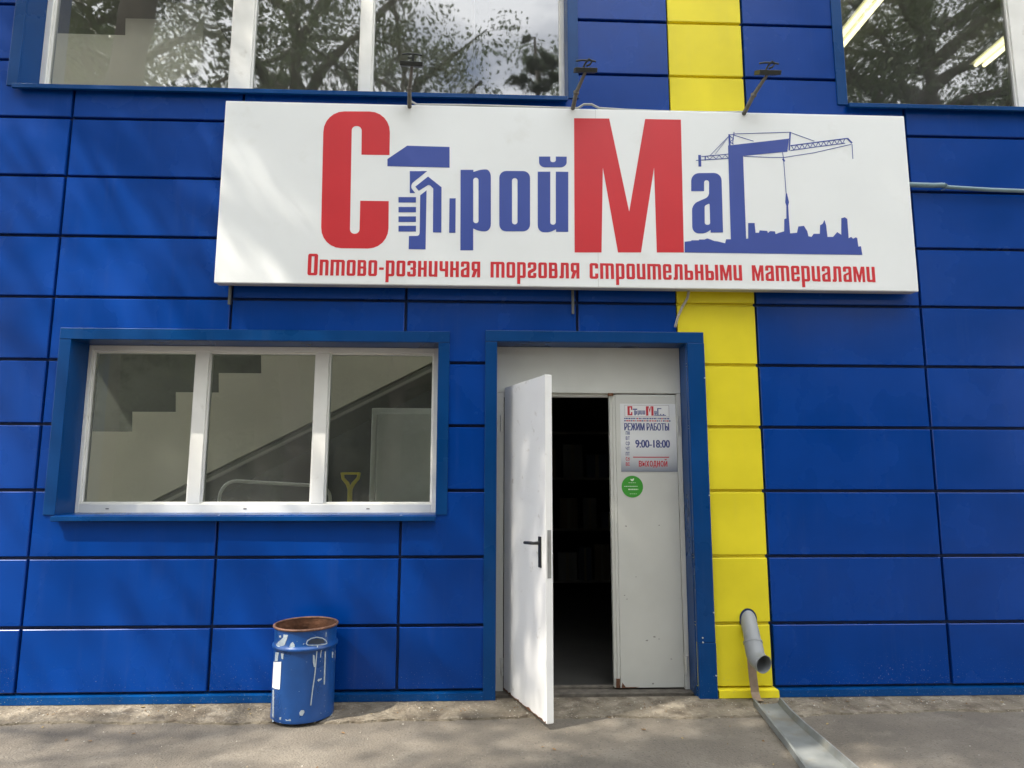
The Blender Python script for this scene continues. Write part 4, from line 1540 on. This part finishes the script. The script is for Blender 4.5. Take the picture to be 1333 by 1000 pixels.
st = [(1.797, -0.052, 0.235), (1.802, -0.055, 0.12), (1.810, -0.058, 0.02), (1.814, -0.072, -0.016), (1.818, -0.115, -0.018)]
vs = []
for (x, y, z) in st:
    vs += [(x - 0.030, y, z), (x + 0.026, y, z), (x + 0.026, y + 0.003, z - 0.002), (x - 0.030, y + 0.003, z - 0.002)]
fs = []
for i in range(len(st) - 1):
    for k in range(4):
        fs.append((i * 4 + k, i * 4 + (k + 1) % 4, (i + 1) * 4 + (k + 1) % 4, (i + 1) * 4 + k))
q.add(vs, fs)
o = q.build('riser_strip', mat('rusty_zinc_strip', (0.34, 0.25, 0.18), 0.6, var=0.25, vscale=14, metal=0.2), DC)

# ------------------------------------------------------------------ trees round the yard (mirrored in the glass, and casting the dappled shade)
BARK = mat('bark', (0.07, 0.055, 0.042), 0.9, var=0.3, vscale=5, bump=0.5, bscale=12, stretch=(1, 1, 0.3))


def leaf_mat(name, col):
    M = bpy.data.materials.new(name)
    M.use_nodes = True
    n, l = M.node_tree.nodes, M.node_tree.links
    b = n['Principled BSDF']
    out = n['Material Output']
    b.inputs['Roughness'].default_value = 0.5
    oi = n.new('ShaderNodeTexCoord')
    nz = n.new('ShaderNodeTexNoise')
    nz.inputs['Scale'].default_value = 1.3
    nz.inputs['Detail'].default_value = 4
    l.new(oi.outputs['Object'], nz.inputs['Vector'])
    rpp = n.new('ShaderNodeValToRGB')
    rpp.color_ramp.elements[0].position = 0.35
    rpp.color_ramp.elements[0].color = (col[0] * 0.6, col[1] * 0.65, col[2] * 0.6, 1)
    rpp.color_ramp.elements[1].position = 0.65
    rpp.color_ramp.elements[1].color = (col[0] * 1.4, col[1] * 1.3, col[2] * 1.2, 1)
    l.new(nz.outputs['Fac'], rpp.inputs['Fac'])
    l.new(rpp.outputs['Color'], b.inputs['Base Color'])
    tl = n.new('ShaderNodeBsdfTranslucent')
    l.new(rpp.outputs['Color'], tl.inputs['Color'])
    ms = n.new('ShaderNodeMixShader')
    ms.inputs['Fac'].default_value = 0.3
    l.new(b.outputs['BSDF'], ms.inputs[1])
    l.new(tl.outputs['BSDF'], ms.inputs[2])
    l.new(ms.outputs['Shader'], out.inputs['Surface'])
    return M


LEAF = leaf_mat('leaf_green', (0.080, 0.120, 0.045))
NEEDLE = leaf_mat('needle_green', (0.055, 0.085, 0.040))


def leaves_mesh(centres, dirs, size, aspect, rnd):
    """one diamond per leaf"""
    n_ = len(centres)
    t1 = dirs / np.linalg.norm(dirs, axis=1, keepdims=True)
    rv = rnd.normal(size=(n_, 3))
    t2 = np.cross(t1, rv)
    t2 /= np.linalg.norm(t2, axis=1, keepdims=True) + 1e-9
    s_ = size * rnd.uniform(0.6, 1.3, (n_, 1))
    A = centres - t1 * s_
    C = centres + t1 * s_
    Bq = centres + t2 * s_ * aspect
    D = centres - t2 * s_ * aspect
    v_ = np.stack([A, Bq, C, D], 1).reshape(-1, 3)
    return v_


def mesh_quads(name, v_, M):
    me = bpy.data.meshes.new(name)
    nq = len(v_) // 4
    me.vertices.add(len(v_))
    me.vertices.foreach_set('co', v_.astype(np.float32).ravel())
    me.loops.add(nq * 4)
    me.loops.foreach_set('vertex_index', np.arange(nq * 4, dtype=np.int32))
    me.polygons.add(nq)
    me.polygons.foreach_set('loop_start', np.arange(0, nq * 4, 4, dtype=np.int32))
    me.materials.append(M)
    me.update()
    me.validate()
    return me


def make_tree(seed, height, spread, nlimb, leaves, kind, start=None):
    rnd = np.random.default_rng(seed)
    tb = MB()
    top_ = np.array([rnd.normal(0, 0.3), rnd.normal(0, 0.3), height])
    tp = [np.array([0, 0, -0.1])]
    for k in range(1, 9):
        f_ = k / 8
        tp.append(np.array([top_[0] * f_ + rnd.normal(0, 0.06), top_[1] * f_ + rnd.normal(0, 0.06), height * f_]))
    tb.tube([tuple(p_) for p_ in tp], [0.02 * height * (1 - 0.9 * k / 8) + 0.015 for k in range(9)], 9)
    cs, dr = [], []
    if start is None:
        start = 0.26 if kind == 'broad' else 0.18
    for i in range(nlimb):
        f_ = start + (1 - start) * (i + rnd.random()) / nlimb
        base = np.array([np.interp(f_, np.linspace(0, 1, 9), [p_[j] for p_ in tp]) for j in range(3)])
        az = i * 2.4 + rnd.normal(0, 0.4)
        if kind == 'broad':
            ln = spread * (0.45 + 0.75 * math.sin(math.pi * min(1, (f_ - start) / (1 - start) * 0.9 + 0.08))) * rnd.uniform(0.7, 1.15)
            el_ = rnd.uniform(0.2, 0.8)
        else:
            ln = spread * (1.05 - f_) * rnd.uniform(0.8, 1.15) + 0.2
            el_ = rnd.uniform(-0.25, 0.15)
        d_ = np.array([math.cos(az) * math.cos(el_), math.sin(az) * math.cos(el_), math.sin(el_)])
        pts_ = [base]
        for s_ in range(1, 6):
            sag = -0.10 * (s_ / 5) ** 2 * ln * (1.3 if kind == 'broad' else 0.6)
            pts_.append(base + d_ * ln * s_ / 5 + np.array([rnd.normal(0, 0.05), rnd.normal(0, 0.05), sag]))
        tb.tube([tuple(p_) for p_ in pts_], [0.028 * ln * (1 - 0.85 * s_ / 5) + 0.006 for s_ in range(6)], 5, caps=False)
        ntw = 9 if kind == 'broad' else 13
        for j in range(ntw):
            g_ = 0.25 + 0.75 * (j + rnd.random()) / ntw
            bp_ = np.array([np.interp(g_, np.linspace(0, 1, 6), [p_[q_] for p_ in pts_]) for q_ in range(3)])
            if kind == 'broad':
                td = d_ * 0.5 + rnd.normal(0, 0.6, 3)
                td[2] -= 0.15
                tl_ = ln * 0.30 * rnd.uniform(0.6, 1.3)
            else:
                sd = np.cross(d_, [0, 0, 1]) * (1 if j % 2 else -1)
                td = d_ * 0.6 + sd + rnd.normal(0, 0.15, 3)
                td[2] -= 0.35
                tl_ = ln * 0.32 * (1.15 - g_) + 0.12
            td /= np.linalg.norm(td)
            e_ = bp_ + td * tl_
            tb.tube([tuple(bp_), tuple((bp_ + e_) / 2 + [0, 0, -0.03]), tuple(e_ - [0, 0, 0.10 * tl_])], [0.010, 0.006, 0.003], 4, caps=False)
            m_ = max(4, int(leaves / (nlimb * ntw)))
            u_ = rnd.random((m_, 1)) ** 0.8
            c_ = bp_ + (e_ - bp_) * u_ + rnd.normal(0, 0.13 if kind == 'broad' else 0.045, (m_, 3)) * (ln / 2.5 + 0.3)
            c_[:, 2] -= 0.10 * tl_ * u_[:, 0] ** 2
            cs.append(c_)
            if kind == 'broad':
                dr.append(rnd.normal(0, 1, (m_, 3)) + [0, 0, -0.7])
            else:
                dr.append(td * 0.7 + rnd.normal(0, 0.7, (m_, 3)))
    cs, dr = np.concatenate(cs), np.concatenate(dr)
    if kind == 'broad':
        v_ = leaves_mesh(cs, dr, 0.052, 0.62, rnd)
    else:
        v_ = leaves_mesh(cs, dr, 0.085, 0.13, rnd)
    return tb, mesh_quads('crown', v_, LEAF if kind == 'broad' else NEEDLE)


def tree_thing(proto, loc, rz, sc_, label, group):
    r_ = bpy.data.objects.new(proto['name'], None)
    COL.objects.link(r_)
    r_.location = loc
    r_.rotation_euler = (0, 0, rz)
    r_.scale = (sc_, sc_, sc_)
    tag(r_, label, 'tree', group)
    for nm, me in (('trunk', proto['trunk']), ('crown', proto['crown'])):
        c_ = bpy.data.objects.new(nm, me)
        COL.objects.link(c_)
        c_.parent = r_
    return r_


def proto(name, *a):
    tb, cr = make_tree(*a)
    me = bpy.data.meshes.new('trunk')
    me.from_pydata(tb.v, [], tb.f)
    me.materials.append(BARK)
    me.polygons.foreach_set('use_smooth', [True] * len(me.polygons))
    return dict(name=name, trunk=me, crown=cr)


BROAD = proto('broadleaf_tree', 21, 10.0, 3.0, 26, 30000, 'broad')
BROAD2 = proto('broadleaf_tree', 37, 12.0, 3.6, 30, 34000, 'broad')
AIRY = proto('broadleaf_tree', 63, 13.0, 4.0, 26, 25000, 'broad')
SPARSE = proto('broadleaf_tree', 63, 13.0, 4.0, 26, 12000, 'broad')
PINE = proto('spruce_tree', 5, 13.0, 2.8, 44, 36000, 'spruce')
GIANT = proto('broadleaf_tree', 77, 14.0, 4.6, 40, 52000, 'broad')
GIANT2 = proto('broadleaf_tree', 91, 15.0, 5.0, 44, 90000, 'broad')
BUSH = proto('broadleaf_bush', 51, 3.4, 1.9, 26, 26000, 'broad', 0.02)
TALL = proto('broadleaf_tree', 14, 18.0, 4.0, 34, 80000, 'broad', 0.50)

FAR = 'trees across the yard, seen mirrored in the glass'
tree_thing(TALL, (-5.4, -3.9, GZ), 0.3, 1.0, 'unseen tall leafy tree added in front of the shop to shade its right half', None)  # unseen tree, added to keep the sun off the right half
tree_thing(SPARSE, (-11.2, -4.6, GZ), 1.3, 0.95, 'airy leafy tree left of the shop front casting the dappled sun patches', None)
for (p_, x, y, rz, s_) in ((BROAD, -10.5, -12, 0.5, 1.5), (AIRY, -5.2, -13.5, 2.0, 1.35), (AIRY, -2.9, -16, 0.2, 1.2), (GIANT2, 12.0, -11, 3.6, 1.1), (GIANT2, 19.0, -12, 5.0, 1.15), (GIANT, -17, -18, 1.2, 1.3),
                           (AIRY, 3.8, -19, 4.0, 1.3), (GIANT, 8.5, -19, 0.9, 1.0)):
    tree_thing(p_, (x, y, GZ), rz, s_, 'leafy tree standing across the yard, mirrored in the panes', FAR)
for (x, y, rz, s_) in ((1.6, -14.0, 0.4, 1.2), (6.2, -15, 1.7, 1.05), (-8.0, -19, 3.3, 1.3)):
    tree_thing(PINE, (x, y, GZ), rz, s_, 'dark spruce standing across the yard, mirrored in the panes', 'spruces across the yard, seen mirrored in the glass')
i = 0
for x in np.arange(-19, 21, 2.2):
    tree_thing(BUSH, (float(x), -23.0 + 1.4 * math.sin(x * 3.1), GZ), float(x) * 1.3, 2.0 + 0.4 * math.sin(x * 1.7), 'green bush at the far side of the yard, mirrored in the lower panes', 'bushes across the yard, seen mirrored in the glass')
